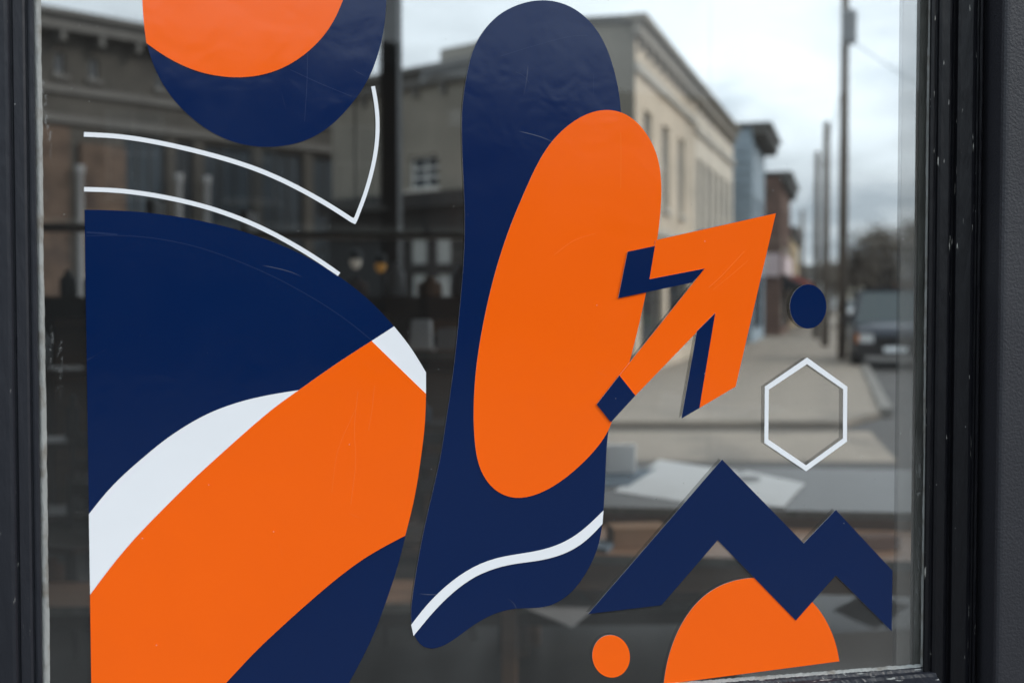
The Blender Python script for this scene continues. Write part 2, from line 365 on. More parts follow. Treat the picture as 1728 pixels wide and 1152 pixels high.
# paving slabs (each one its own piece), receding strip beside the kerb
bm = bmesh.new(); box(bm, -.74, .74, -.74, .74, 0, .03)
bmesh.ops.bevel(bm, geom=[e for e in bm.edges if abs(e.verts[0].co.z-e.verts[1].co.z) < 1e-5 and e.verts[0].co.z > .02], offset=.012, segments=1, affect='EDGES')
slab0 = None
KA = math.atan(KK); kd = Vector((math.sin(KA), math.cos(KA), 0)); kn = Vector((-math.cos(KA), math.sin(KA), 0)); ko = Vector((kx(16.9), 16.9, 0))
for j in range(16):
    for i in range(8):
        c = ko + kd*(j*1.5 + .8) + kn*(.8 + i*1.5)
        if c.y > 24.0 and c.x < bx_(c.y) + .95 or c.y < 16.9 or c.x < -3: continue
        if slab0 is None: slab0 = mesh_obj('paving_slab', bm, M_CONC, pv); s = slab0
        else: s = inst(slab0, pv)
        s.location = (c.x, c.y, .063 + random.uniform(-.002, .002)); s.rotation_euler = (0, 0, -KA)
bm = bmesh.new()
for j in range(40):
    Y = 17.3 + j*2.0; v = Vector((kx(Y), Y, 0)); M = Matrix.Translation(v) @ Matrix.Rotation(-math.atan(KK), 4, 'Z')
    box(bm, 0.0, .16, 0, 2.03, 0.002, .135, M)
kb = mesh_obj('kerb', bm, M_KERB, pv)
near = sheet('near_pavement', [(-30,-3.2),(30,-3.2),(30,9.6),(-30,9.6)], .004, mat('worn dark paving', (.09,.085,.08), .85, .2, 1.5, .3, 60, .3), .10); near['kind'] = 'structure'

# ------------------------------------------------------------------ buildings
def facade(bm, x0, x1, z0, z1, holes, y=0, rev=.16, mi=0):
    xs = sorted({x0, x1, *[h[0] for h in holes], *[h[1] for h in holes]}); zs = sorted({z0, z1, *[h[2] for h in holes], *[h[3] for h in holes]})
    def q(p, k=0):
        bm.faces.new([bm.verts.new(v) for v in p]).material_index = mi
    for a, b in zip(xs, xs[1:]):
        for c, d in zip(zs, zs[1:]):
            mx_, mz = (a+b)/2, (c+d)/2
            if any(h[0] < mx_ < h[1] and h[2] < mz < h[3] for h in holes): continue
            q(((a,y,c),(b,y,c),(b,y,d),(a,y,d)))
    for a, b, c, d in holes:
        q(((a,y,c),(a,y,d),(a,y+rev,d),(a,y+rev,c))); q(((b,y,c),(b,y+rev,c),(b,y+rev,d),(b,y,d)))
        q(((a,y,c),(a,y+rev,c),(b,y+rev,c),(b,y,c))); q(((a,y,d),(b,y,d),(b,y+rev,d),(a,y+rev,d)))
        q(((a,y+rev,c),(a,y+rev,d),(b,y+rev,d),(b,y+rev,c)))
def make_window(par, h, frame, paneM, bars=(1,1), rev=.16, y=0, sill=True, name='window'):
    a, b, c, d = h; t = .06; bm = bmesh.new(); Y0, Y1 = y+rev-.07, y+rev-.005
    box(bm, a, a+t, Y0, Y1, c, d); box(bm, b-t, b, Y0, Y1, c, d)
    box(bm, a+t, b-t, Y0, Y1, c, c+t); box(bm, a+t, b-t, Y0, Y1, d-t, d)
    for i in range(1, bars[0]+1):
        x = a+t + (b-a-2*t)*i/(bars[0]+1); box(bm, x-.02, x+.02, Y0+.01, Y1, c+t, d-t)
    for i in range(1, bars[1]+1):
        z = c+t + (d-c-2*t)*i/(bars[1]+1); box(bm, a+t, b-t, Y0+.004, Y1-.01, z-.025, z+.025)
    w = mesh_obj(name, bm, frame, par)
    mesh_obj('pane', B((a+t, b-t, Y1-.03, Y1-.02, c+t, d-t)), paneM, w)
    if sill: mesh_obj('sill', B((a-.08, b+.08, y-.07, y+.03, c-.1, c-.002)), M_TRIM if frame is M_WFR else M_DTRIM, w)
    return w
def building(name, label, O, ang, length, depth, height, wm_, sidem=None, wins=(), shops=(), frame=M_WFR, pane_m=M_WG, coping=M_DTRIM, cornice=.25, courses=(), cat='building', bars=(1,1), course_m=M_TRIM):
    b = thing(name, label, cat, O, ang)
    bm = bmesh.new(); allh = list(wins) + list(shops)
    facade(bm, 0, length, 0, height, allh)
    def q(*p):
        f = bm.faces.new([bm.verts.new(v) for v in p]); f.material_index = 1
    q((0,0,0),(0,0,height),(0,depth,height),(0,depth,0)); q((length,0,0),(length,depth,0),(length,depth,height),(length,0,height)); q((0,depth,0),(0,depth,height),(length,depth,height),(length,depth,0))
    mesh_obj('wall', bm, [wm_, sidem or wm_], b)
    mesh_obj('roof', B((-.02, length+.02, .1, depth+.02, height-.05, height+.03)), M_ROOF, b)
    bm = bmesh.new(); box(bm, -.12, length+.02, -cornice, .02, height-.28, height+.002); box(bm, -.16, length+.02, -cornice-.12, .05, height+.002, height+.12)
    n = int(length/.9)
    for i in range(n): box(bm, .3+i*.9, .42+i*.9, -cornice+.03, 0, height-.5, height-.28)
    box(bm, -.1, .12, .05, depth, height+.03, height+.12)
    mesh_obj('cornice', bm, coping, b)
    for z in courses: mesh_obj('string_course', B((-.03, length+.0, -.08, -.001, z, z+.16)), course_m, b)
    for h in wins: make_window(b, h, frame, pane_m, bars)
    for h in shops: make_window(b, h, M_SHOPD, M_WG, (2,1), sill=False, name='display_window')
    return b
def ang_of(k): return math.pi/2 - math.atan(k)
A1 = ang_of(.285)
def along(Y0, Y1): return (Y1-Y0)*math.sqrt(1+.285**2)
L1 = along(25, 33.1); L2 = along(33.1, 42.0)
# facade faces the street: local x runs away along the street, outward (-y) is to the right
w1 = [(1.0+i*2.35, 1.95+i*2.35, 3.6, 5.45) for i in range(3)]
b1 = building('brick_building', 'tan brick two storey corner building with three tall upstairs windows', (bx_(25), 25, 0), A1, L1, 2.3, 7.0, M_TAN, M_SIDE,
   wins=w1, shops=[(.7, 3.6, .5, 2.75), (4.2, 7.7, .5, 2.75)], courses=(2.95, 6.05), bars=(0,1), cornice=.13, coping=M_COPE)
w2 = [(.6+i*1.42, 1.45+i*1.42, 3.4, 5.3) for i in range(6)]
b2 = building('painted_building', 'cream painted two storey building between the tan corner building and the blue one', (bx_(33.1)+.03, 33.1+.06, 0), A1, L2-.08, 9, 7.0, M_CREAM, M_TAN,
   wins=w2, shops=[(.5, 4.2, .4, 2.6), (5.0, 8.6, .4, 2.6)], courses=(2.9, 5.9), bars=(0,1), frame=M_GFR, cornice=.13, coping=M_COPE)
mesh_obj('chimney', B((.3, 1.1, .5, 1.6, 7.03, 7.75), (.24, 1.16, .44, 1.66, 7.75, 7.85)), M_SIDE, b2)
def awning(par, x0, x1, z, d, m, name='awning'):
    bm = bmesh.new()
    v = [bm.verts.new(p) for p in ((x0,-.02,z),(x1,-.02,z),(x1,-d,z-.5),(x0,-d,z-.5),(x0,-d,z-.72),(x1,-d,z-.72),(x0,-.02,z-.55),(x1,-.02,z-.55))]
    for f in ((0,1,2,3),(3,2,5,4),(0,3,6),(1,7,2),(6,3,4),(7,5,2)): bm.faces.new([v[i] for i in f])
    return mesh_obj(name, bm, m, par)
awning(b2, .4, 4.4, 2.95, 1.1, M_AWNB)
YB = 43.0; XB = bx_(42.2)+.80
b3 = building('clapboard_building', 'slate blue clapboard building with heavy grey bracketed cornice', (XB, YB, 0), ang_of(.27), 5.6, 9, 7.35, M_BLUE, M_BLUE,
   wins=[(.5+i*1.25, 1.25+i*1.25, 3.2, 5.1) for i in range(4)], shops=[(.5, 5.0, .5, 2.4)], cornice=.5, courses=(2.75,), frame=M_WFR)
bm = bmesh.new()
for i in range(18): box(bm, -.035, 0, .1, 8.9, .4+i*.36, .43+i*.36)
o = mesh_obj('clapboard', bm, M_BLUE, b3); o['kind'] = 'stuff'
b4 = building('brick_building', 'brown brick building beyond the blue one, pale sign above its shopfront', (10.65, 50.5, 0), ang_of(.26), 8.5, 9, 6.45, M_BRICK, M_BRICK,
   wins=[(.7+i*1.9, 1.6+i*1.9, 3.6, 5.2) for i in range(4)], shops=[(.6, 7.6, .4, 2.3)], cornice=.3)
mesh_obj('sign_board', B((.3, 7.9, -.14, -.02, 2.55, 3.3)), M_SIGN, b4)
mesh_obj('sign_board', B((-.14, -.02, .05, 2.2, 2.45, 3.35)), M_SIGN, b4)
awning(b4, .4, 7.8, 2.5, 1.0, M_AWNB)
b5 = building('rendered_building', 'small ochre building at the far end of the row with red awning', (13.4, 61.5, 0), ang_of(.26), 12, 9, 4.9, mat('ochre render', (.42,.33,.2), .85), None,
   wins=[(.8+i*2.4, 1.9+i*2.4, 2.9, 4.1) for i in range(4)], shops=[(.8, 10.5, .4, 2.1)], cornice=.2)
awning(b5, .3, 11.5, 2.75, 1.1, M_AWNR)
# wing of the corner building seen face on, left of the corner
def line_ang(p, q): return math.atan2(q.y-p.y, q.x-p.x)
pA = aty(562, 500, 30.0); pB = aty(876, 500, 25.6)
def locx(px, O, ang):
    """distance along a facade line at a pixel column"""
    d = ray(px, 500); c, sn = math.cos(ang), math.sin(ang)
    # O + u (c,sn) = t (dx,dy)
    return (O[1]*d.x - O[0]*d.y) / (c*d.y - sn*d.x)
a6 = line_ang(pA, pB); L6 = (pB-pA).length
def u6(px): return locx(px, pA, a6)
def z6(px, py): 
    u = u6(px); Y = pA.y + math.sin(a6)*u; return aty(px, py, Y).z
W6 = (u6(690), u6(740), z6(715, 319), z6(715, 262)); S6 = [(u6(a), u6(b), z6(a, y1), z6(a, y0)) for a, b, y0, y1 in ((697,728,398,450),(738,769,398,450),(699,727,458,512),(739,768,458,512))]
b6 = building('rendered_wing', 'low grey rendered wing with one white sash window above a black shopfront', (pA.x, pA.y, 0), a6, L6, 1.6, 6.45, M_SIDE, None,
   wins=[W6], shops=[], cornice=.12, bars=(1,2))
mesh_obj('parapet_block', B((u6(752), L6, -.14, .4, 6.58, 6.85)), M_SIDE, b6)
zt = z6(715, 328)
bm = bmesh.new(); facade(bm, 0, L6, 0, zt, S6, y=-.12, rev=.10); box(bm, 0, L6, -.45, -.121, zt-.32, zt)
mesh_obj('shopfront', bm, M_SHOPD, b6)
for h in S6: make_window(b6, h, M_SHOPD, M_SKYG, (0,0), rev=.1, y=-.12, sill=False, name='display_window')
# return wall of the corner building seen face on
pC = Vector((bx_(25)-.0, 25-.0, 0)); pD = aty(868, 500, 25.45)
o = thing('side_wall', 'bare grey rendered side wall of the tan corner building', 'wall', (pD.x, pD.y, 0), line_ang(pD, pC))
Lw = (Vector((pC.x, pC.y, 0)) - Vector((pD.x, pD.y, 0))).length
mesh_obj('wall', B((0, Lw-.02, 0, .3, 0, 6.98)), M_SIDE, o); mesh_obj('coping', B((-.05, Lw+.0, -.08, .34, 6.98, 7.1)), M_DTRIM, o)
# dark stone building filling the left
pE = aty(-150, 500, 24.5); pF = aty(604, 500, 33.3)
LL = (pF-pE).length
a7 = line_ang(pE, pF)
def u7(px): return locx(px, pE, a7)
b7 = building('stone_building', 'soot dark stone building with deep cornice and brick piers filling the left', (pE.x, pE.y, 0), a7, LL, 8, 7.45, M_DSTONE, None,
   wins=[(u7(x)-.11, u7(x)+.11, 6.3, 6.75) for x in (-60, 10, 106, 163, 275, 335, 400, 470, 540)],
   shops=[(u7(-140), u7(-20), .5, 5.2), (u7(213), u7(284), .5, 5.2), (u7(299), u7(330), .5, 5.2), (u7(347), u7(430), .5, 5.2), (u7(445), u7(515), .5, 5.2), (u7(530), u7(595), .5, 5.2)], cornice=.4, courses=(5.92, 5.3), frame=M_GFR, course_m=M_DTRIM, bars=(0,0))
mesh_obj('brick_pier', B((u7(-10), u7(117), -.1, -.004, 0, 5.2)), M_DBRICK, b7)
mesh_obj('brick_pier', B((u7(134), u7(209), -.14, -.004, 0, 4.9)), M_DBRICK, b7)
for x0, x1 in ((119,132),(285,298),(331,346)):
    bm = bmesh.new(); xm = (u7(x0)+u7(x1))/2; lathe(bm, [(.1,0),(.1,.12),(.075,.16),(.07,4.2),(.1,4.28),(.1,4.4)], 14, (xm, -.28, 0)); mesh_obj('column', bm, M_GFR, b7, True)
# ------------------------------------------------------------------ street furniture
def pole(loc, h, r, label, arm=True, trans=False):
    p = thing('utility_pole', label, 'utility pole', loc, 0, 'utility poles along the kerb')
    bm = bmesh.new(); tube(bm, (0,0,0), (0,0,h), r, r*.72, 12); mesh_obj('shaft', bm, M_POLE, p, True)
    if arm:
        ca = mesh_obj('crossarm', B((-1.0, 1.0, -.06-r, .06-r, h-.75, h-.62)), M_POLE, p)
        for x in (-.9, -.45, .45, .9):
            bm = bmesh.new(); lathe(bm, [(.02,0),(.05,.04),(.03,.08),(.05,.11),(.02,.15)], 8, (x, -r, h-.62)); mesh_obj('insulator', bm, M_LAMPG, ca)
        bm = bmesh.new(); tube(bm, (-.7,-r,h-.72), (0,-r,h-1.3), .02, seg=6); tube(bm, (.7,-r,h-.72), (0,-r,h-1.3), .02, seg=6); mesh_obj('brace', bm, M_METAL, p)
    if trans:
        bm = bmesh.new(); lathe(bm, [(.02,0),(.17,.02),(.18,.08),(.18,.75),(.19,.78),(.05,.86)], 14, (0.02, -r-.2, h-2.9)); mesh_obj('transformer', bm, M_METAL, p, True)
    return p
pp = []
for px, py, top, lab, tr in ((1421, 606, 10.6, 'tallest wooden utility pole, nearest the dark parked car, with transformer', True), (1392, 584, 7.0, 'middle utility pole just left of the tallest one', False), (1377, 571, 6.9, 'slimmer utility pole third down the kerb', False), (1352, 545, 6.6, 'faint farthest utility pole near the ochre building', False)):
    v = onz(px, py, 0.09); pp.append((v, top)); pole((v.x, v.y, .09), top, .13 if not tr else .125, lab, arm=tr, trans=tr)
def wire(a, b, sag, label, r=.011):
    bm = bmesh.new(); a = Vector(a); b = Vector(b); prev = a
    for i in range(1, 15):
        t = i/14; p = a.lerp(b, t); p.z -= sag*4*t*(1-t); tube(bm, prev, p, r, seg=5, caps=False); prev = p
    return tag(mesh_obj('power_line', bm, M_WIRE), label, 'cable', 'power lines strung between the poles')
v0, h0 = pp[0]; v1, h1 = pp[1]; v2, h2 = pp[2]; v3, h3 = pp[3]
wire((v0.x+.9,v0.y,h0-.4), (v0.x+14,v0.y-6,5.2), .9, 'black cable sagging right from the tallest pole')
wire((v0.x+.2,v0.y,h0-2.7), (v0.x+12,v0.y+8,5.6), .7, 'lower black cable running right from below the transformer')
wire((v0.x,v0.y,h0-3.4), (v1.x,v1.y,h1-.5), .3, 'cable between the tallest and the middle pole')
wire((v1.x,v1.y,h1-.6), (v2.x,v2.y,h2-.6), .25, 'cable between the middle and third pole')
wire((v2.x,v2.y,h2-.6), (v3.x,v3.y,h3-.6), .4, 'cable between the third and farthest pole')

# ------------------------------------------------------------------ cars
def loft(bm, secs):
    rings = [[bm.verts.new(p) for p in s] for s in secs]
    n = len(rings[0])
    for a, b in zip(rings, rings[1:]):
        for i in range(n-1): bm.faces.new((a[i], a[i+1], b[i+1], b[i]))
    bm.faces.new(rings[0][::-1]); bm.faces.new(rings[-1])
def bodysec(y, hw, zb, zt, crown=.05, k=.12):
    r = [(-hw+.06, zb), (-hw, zb+.12), (-hw-.01, (zb+zt)/2), (-hw+.02, zt-k), (-hw+.10, zt-.03), (-hw*.5, zt+crown*.7), (0, zt+crown)]
    r = r + [(-x, z) for x, z in r[-2::-1]] + [(-hw+.06, zb)]
    return [(x, y, z) for x, z in r]
def car(label, loc, rz, paint, suv=True):
    c = thing('parked_car', label, 'car', loc, rz, 'cars parked along the kerb')
    hw = .93; T = 1.84 if suv else 1.45; bl = 1.02 if suv else .92
    bm = bmesh.new()
    loft(bm, [bodysec(-2.35,hw-.16,.42,.78,.01), bodysec(-2.28,hw-.06,.34,.90,.03), bodysec(-2.0,hw,.3,.98,.05), bodysec(-1.2,hw,.28,bl+.03,.05), bodysec(-.9,hw,.28,bl+.04,.03), bodysec(1.6,hw,.28,bl+.02,.02), bodysec(2.2,hw-.04,.34,bl,.02), bodysec(2.35,hw-.12,.42,bl-.1,.0)])
    bmesh.ops.recalc_face_normals(bm, faces=bm.faces); mesh_obj('body', bm, paint, c, True)
    # cabin: glass volume, painted roof and pillars
    yb, yf, yrf, yrb = 2.2, -1.05, -.35, 1.95; wb, wt = hw-.07, hw-.22
    def ring(y0, y1, w, z): return [(-w, y0, z), (w, y0, z), (w, y1, z), (-w, y1, z)]
    bm = bmesh.new(); a = [bm.verts.new(p) for p in ring(yf, yb, wb, bl)]; b = [bm.verts.new(p) for p in ring(yrf, yrb, wt, T-.07)]
    for i in range(4): j = (i+1) % 4; bm.faces.new((a[i], a[j], b[j], b[i]))
    mesh_obj('windows', bm, M_CARG, c)
    bm = bmesh.new(); box(bm, -wt-.01, wt+.01, yrf-.02, yrb+.02, T-.08, T-.03); box(bm, -wt+.06, wt-.06, yrf+.08, yrb-.06, T-.03, T)
    bmesh.ops.bevel(bm, geom=bm.edges[:], offset=.018, segments=2, affect='EDGES')
    for sx in (-1, 1):
        tube(bm, (sx*wb, yf, bl-.02), (sx*wt, yrf, T-.06), .035, seg=6); tube(bm, (sx*wb, yb, bl-.02), (sx*wt, yrb, T-.06), .045, seg=6)
        tube(bm, (sx*wb, .45, bl-.02), (sx*wt, .5, T-.06), .04, seg=6)
    mesh_obj('roof', bm, paint, c)
    mesh_obj('grille', B((-.42,.42,-2.385,-2.33,.60,.76), *[(-.42,.42,-2.40,-2.386,.62+i*.05,.635+i*.05) for i in range(3)]), M_PLAST, c)
    mesh_obj('bumper', B((-hw+.06,hw-.06,-2.44,-2.30,.36,.56)), M_PLAST if suv else paint, c)
    mesh_obj('number_plate', B((-.25,.25,-2.46,-2.441,.42,.53)), M_PAPER, c)
    for sx in (-1, 1):
        l_ = mesh_obj('headlight', B((min(sx*.48,sx*.78), max(sx*.48,sx*.78), -2.37,-2.27,.62,.80)), M_LAMPG, c)
        mesh_obj('indicator', B((min(sx*.785,sx*.86), max(sx*.785,sx*.86), -2.33,-2.18,.62,.80)), M_AMBER, l_)
        bm = bmesh.new(); box(bm, -.11,.11,-.06,.06,-.08,.08, Matrix.Translation((sx*(hw+.12),-.85,bl+.08))); bmesh.ops.bevel(bm, geom=bm.edges[:], offset=.025, segments=2, affect='EDGES')
        mesh_obj('mirror', bm, M_PLAST, c)
        for y in (-1.5, 1.45):
            bm = bmesh.new()
            M = Matrix.Translation((sx*(hw-.1), y, .35)) @ Matrix.Rotation(math.pi/2, 4, 'Y')
            lathe(bm, [(.22,-.12),(.33,-.12),(.35,-.08),(.35,.08),(.33,.12),(.22,.12)], 20); bmesh.ops.transform(bm, matrix=M, verts=bm.verts)
            wl = mesh_obj('wheel', bm, M_TYRE, c, True)
            bm = bmesh.new(); lathe(bm, [(.21,-.125),(.2,-.05),(.2,.05),(.21,.125)], 16); bmesh.ops.transform(bm, matrix=M, verts=bm.verts); mesh_obj('rim', bm, M_METAL, wl)
    return c
v = onz(1546, 624, 0); car('dark blue grey SUV parked facing the window', (v.x+.02, v.y+2.0, 0), -math.atan(KK), M_CAR)
v = onz(1447, 552, 0); car('small white car parked far behind the dark SUV', (v.x, v.y, 0), -math.atan(KK), M_CARW, False)
v = onz(1512, 548, 0); car('pale car on the far side of the street', (v.x+1.2, v.y+6, 0), -math.atan(KK), M_CARW, True)

# ------------------------------------------------------------------ trees and far houses
def tree(loc, h, spread, seed, label):
    rnd = random.Random(seed); t = thing('bare_tree', label, 'tree', loc, 0, 'bare trees at the end of the street')
    tb = bmesh.new(); bb = bmesh.new(); tw = bmesh.new()
    def leafs(p, n, s):
        for _ in range(n):
            c = p + Vector((rnd.gauss(0,s), rnd.gauss(0,s), rnd.gauss(0,s*.8)))
            u = Vector((rnd.uniform(-1,1), rnd.uniform(-1,1), rnd.uniform(-1,1))).normalized()*rnd.uniform(.05,.14); w = u.orthogonal().normalized()*rnd.uniform(.03,.08)
            tw.faces.new([tw.verts.new(q) for q in (c-u, c+w, c+u, c-w)])
    def br(p, d, ln, r, dep):
        q = p + d*ln; tube(tb if dep == 0 else bb, p, q, r, r*.68, 7 if dep < 2 else 4, False)
        if dep >= 5: leafs(q, 7, .30*spread/3); return
        if dep >= 3: leafs(q, 2, .35)
        for _ in range(3 if dep else 5):
            nd = (d + Vector((rnd.gauss(0,.55), rnd.gauss(0,.55), rnd.gauss(.08,.3)))*(1.0 if dep else .85)).normalized()
            if dep == 0: nd = Vector((nd.x*spread/2.6, nd.y*spread/2.6, abs(nd.z))).normalized()
            br(q, nd, ln*rnd.uniform(.62,.82), r*.62, dep+1)
    br(Vector((0,0,0)), Vector((rnd.uniform(-.05,.05), 0, 1)), h*.26, h*.028, 0)
    mesh_obj('trunk', tb, M_BARK, t, True); mesh_obj('branches', bb, M_BARK, t); c = mesh_obj('crown', tw, M_TWIG, t)
    return t
for i, (px, Y, h, sp, lab) in enumerate(((1500, 62, 5.9, 3.4, 'largest bushy bare tree, right of the tallest utility pole'), (1452, 80, 5.4, 3.6, 'lower bare tree behind the white car'), (1548, 74, 7.2, 3.4, 'bare tree at the right edge of the glass'), (1405, 95, 5.0, 3.2, 'small far tree seen between the utility poles'), (1366, 110, 5.2, 3.2, 'most distant tree, left of the slim pole'))):
    v = aty(px, 500, Y); tree((v.x, v.y, 0), h, sp, 5+i, lab)
verge = sheet('verge', [(20,66),(90,60),(140,260),(30,260)], .006, M_GRASS); verge['kind'] = 'structure'
def house(px, Y, wdt, hh, m, label):
    v = aty(px, 500, Y); h = thing('house', label, 'house', (v.x, v.y, 0), -.15, 'houses beyond the trees')
    bm = bmesh.new(); holes = [(.6, 1.5, 1.0, 2.2), (wdt-1.6, wdt-.7, 1.0, 2.2), (wdt/2-.45, wdt/2+.45, .1, 2.1)]
    facade(bm, 0, wdt, 0, hh, holes)
    for p in (((0,0,0),(0,0,hh),(0,7,hh),(0,7,0)), ((wdt,0,0),(wdt,7,0),(wdt,7,hh),(wdt,0,hh))): bm.faces.new([bm.verts.new(q) for q in p])
    mesh_obj('wall', bm, m, h)
    for q in holes[:2]: make_window(h, q, M_WFR, M_WG)
    mesh_obj('door', B((*holes[2][:2], .1, .15, *holes[2][2:])), M_SHOPD, h)
    bm = bmesh.new(); vs = [bm.verts.new(p) for p in ((-.3,-.4,hh),(wdt+.3,-.4,hh),(wdt+.3,7.4,hh),(-.3,7.4,hh),(-.3,3.5,hh+2),(wdt+.3,3.5,hh+2))]
    for f in ((0,1,5,4),(2,3,4,5),(0,4,3),(1,2,5),(0,3,2,1)): bm.faces.new([vs[i] for i in f])
    mesh_obj('roof', bm, M_ROOF, h)
house(1425, 120, 9, 3.2, M_CREAM, 'low cream house between tallest pole and dark SUV')
house(1500, 105, 11, 3.0, M_BRICK, 'low brown house behind the largest tree')
house(1360, 150, 10, 3.4, M_CARW, 'white house at the far end of the street')

# ------------------------------------------------------------------ street behind the camera, seen only as reflections
for i, (x, ln, hh, m, lab) in enumerate(((-26, 13, 7.2, M_BRICK, 'brown brick building behind the photographer, far left'), (-12.8, 11, 6.6, M_SIDE, 'grey rendered building opposite the shop window'),
        (-1.6, 12, 6.9, M_DBRICK, 'dark brick building opposite the shop'), (10.6, 12, 6.3, M_BRICK, 'brick building opposite, right of the dark one'), (22.8, 14, 7.0, M_DBRICK, 'dark brick building opposite, farthest right'))):
    w = [(.9+k*2.3, 2.0+k*2.3, 3.6, 5.3) for k in range(int((ln-1)/2.3))]
    building('street_building', lab, (x+ln, -23, 0), math.pi, ln, 8, hh, m, None, wins=w, shops=[(.8, ln/2-.5, .5, 2.8), (ln/2+.5, ln-.8, .5, 2.8)], courses=(3.0,))

# ------------------------------------------------------------------ the shop: shell
shop = thing('shop_building', 'charcoal painted shopfront building that holds the decorated window', 'building')
SL = pane(70, 576)[0]; SR = pane(1563, 576)[0]; ZB = pane(1544, 1124)[1]; ZT = 2.75
Z0 = .104
def pbox(bm, s0, s1, n0, n1, z0, z1):
    vs = [bm.verts.new(pw(s, n, z)) for z in (z0, z1) for s, n in ((s0,n1),(s1,n1),(s1,n0),(s0,n0))]
    for f in ((0,3,2,1),(4,5,6,7),(0,1,5,4),(1,2,6,5),(2,3,7,6),(3,0,4,7)): bm.faces.new([vs[i] for i in f])
SPAN = pane(1689, 576, .045)[0]
bm = bmesh.new()
# right panel with soft arris
prof = [(pane(1655,576,.004)[0], .004), (SPAN-.0008, .040), (SPAN+.0002, .0435), (SPAN+.0025, .0455), (SPAN+.006, .046), (SPAN+.9, .046), (SPAN+.9, -.15)]
def extr(bm, prof, z0, z1, seg=1):
    rows = [[bm.verts.new(pw(s, n, z0 + (z1-z0)*k/seg)) for s, n in prof] for k in range(seg+1)]
    for a, b in zip(rows, rows[1:]):
        for i in range(len(prof)-1): bm.faces.new((a[i], a[i+1], b[i+1], b[i]))
extr(bm, prof, Z0, 4.3); bmesh.ops.recalc_face_normals(bm, faces=bm.faces)
mesh_obj('wall_panel', bm, M_PANEL, shop)
bm = bmesh.new(); pbox(bm, SL-3.2, SL-.12, -.15, .02, Z0, 4.3); pbox(bm, SL-.12, SPAN, -.15, -.0, ZT+.08, 4.3); pbox(bm, SL-.12, SPAN-.02, -.15, -.02, Z0, ZB-.12)
pbox(bm, SPAN+.9, SPAN+3.0, -.15, .02, Z0, 4.3)
mesh_obj('front_wall', bm, M_PANEL, shop)
lx, rx = -4.2, 3.9
bm = B((lx-.2, lx, .4, 9.5, Z0, 4.2), (rx, rx+.2, 1.9, 3.2, Z0, 4.2), (rx, rx+.2, 3.2, 7.6, Z0, .5)); mesh_obj('side_wall', bm, M_IWALL, shop)  # unseen opening above the low right wall, added to light the table
mesh_obj('ceiling', B((lx-.2, rx+.2, 1.0, 9.3, 4.05, 4.35)), M_IWALL, shop)
mesh_obj('floor', B((lx, rx, 1.8, 9.2, .103, .13)), M_FLOOR, shop)
# rear glazed wall through which the street is seen
rw = thing('rear_window', 'tall rear shop window with dark mullion, street beyond', 'window', (2.0, 7.9, 0), math.atan(-.2))
def RWX(px): # local x on the rear wall for a pixel column
    d = ray(px, 500); c, s_ = math.cos(math.atan(-.2)), math.sin(math.atan(-.2))
    # solve (2+c u, 7.9+s u) = t (dx,dy)
    det = c*(-d.y) - s_*(-d.x); return ((-2)*(-d.y) - (-7.9)*(-d.x))/det
x_m = RWX(662); x_j = RWX(1196)
for x, w in ((x_m, .055), (-6.1, .05), (-3.9,.0), (1.75, .05)):
    if w: mesh_obj('mullion', B((x-w, x+w, -.06, .06, .3, 3.95)), M_IRON, rw)
mesh_obj('glazing_joint', B((x_j-.003, x_j+.003, -.003, .003, .3, 3.95)), veil('clear silicone joint', (.45,.45,.43), .16), rw)
mesh_obj('sill', B((-6.3, 1.9, -.12, .08, .10, .3)), M_JAMBIN, rw)
mesh_obj('head', B((-6.3, 1.9, -.1, .1, 3.95, 4.1)), M_IRON, rw)
for a, b in ((-6.05, x_m-.055), (x_m+.055, x_j-.004), (x_j+.004, 1.7)): mesh_obj('pane', B((a, b, -.004, .004, .3, 3.95)), M_FARG, rw)

pt = mesh_obj('partition', B((-6.05, RWX(905), -.30, -.14, .03, 1.62)), M_DWOOD, rw)
xp = -6.0; k = 0
while xp < RWX(905)-.3:
    mesh_obj('wall_panel', B((xp+.02, xp+.40, -.335, -.301, .2, 1.5)), M_DWOOD if k % 2 else M_WOOD2, pt); xp += .43; k += 1
# ------------------------------------------------------------------ shop window frame
win = thing('shop_window', 'weathered black framed shop window carrying the vinyl shapes', 'window', pw((SL+SR)/2, 0, ZB), TH)
WI = win.matrix_basis.copy(); WI = Matrix.Translation(pw((SL+SR)/2, 0, ZB)) @ Matrix.Rotation(TH, 4, 'Z'); WINV = WI.inverted()
def wpart(name, bm, m, smooth=False):
    bmesh.ops.transform(bm, matrix=WINV, verts=bm.verts); bmesh.ops.recalc_face_normals(bm, faces=bm.faces)
    return mesh_obj(name, bm, m, win, smooth)
ZM = (ZB+ZT)/2
bm = bmesh.new(); pbox(bm, SL-.01, SR+.01, -.006, 0, ZB-.01, ZT+.01)
for v in bm.verts: v.co.z -= 0
bmesh.ops.transform(bm, matrix=WINV, verts=bm.verts); bmesh.ops.translate(bm, vec=(0,0,-.45), verts=bm.verts)
gp = mesh_obj('glass_pane', bm, M_PANE, win); gp.location = (0,0,.45)
def P(l, y=576): return [(pane(px, y, n)[0], n) for px, n in l]
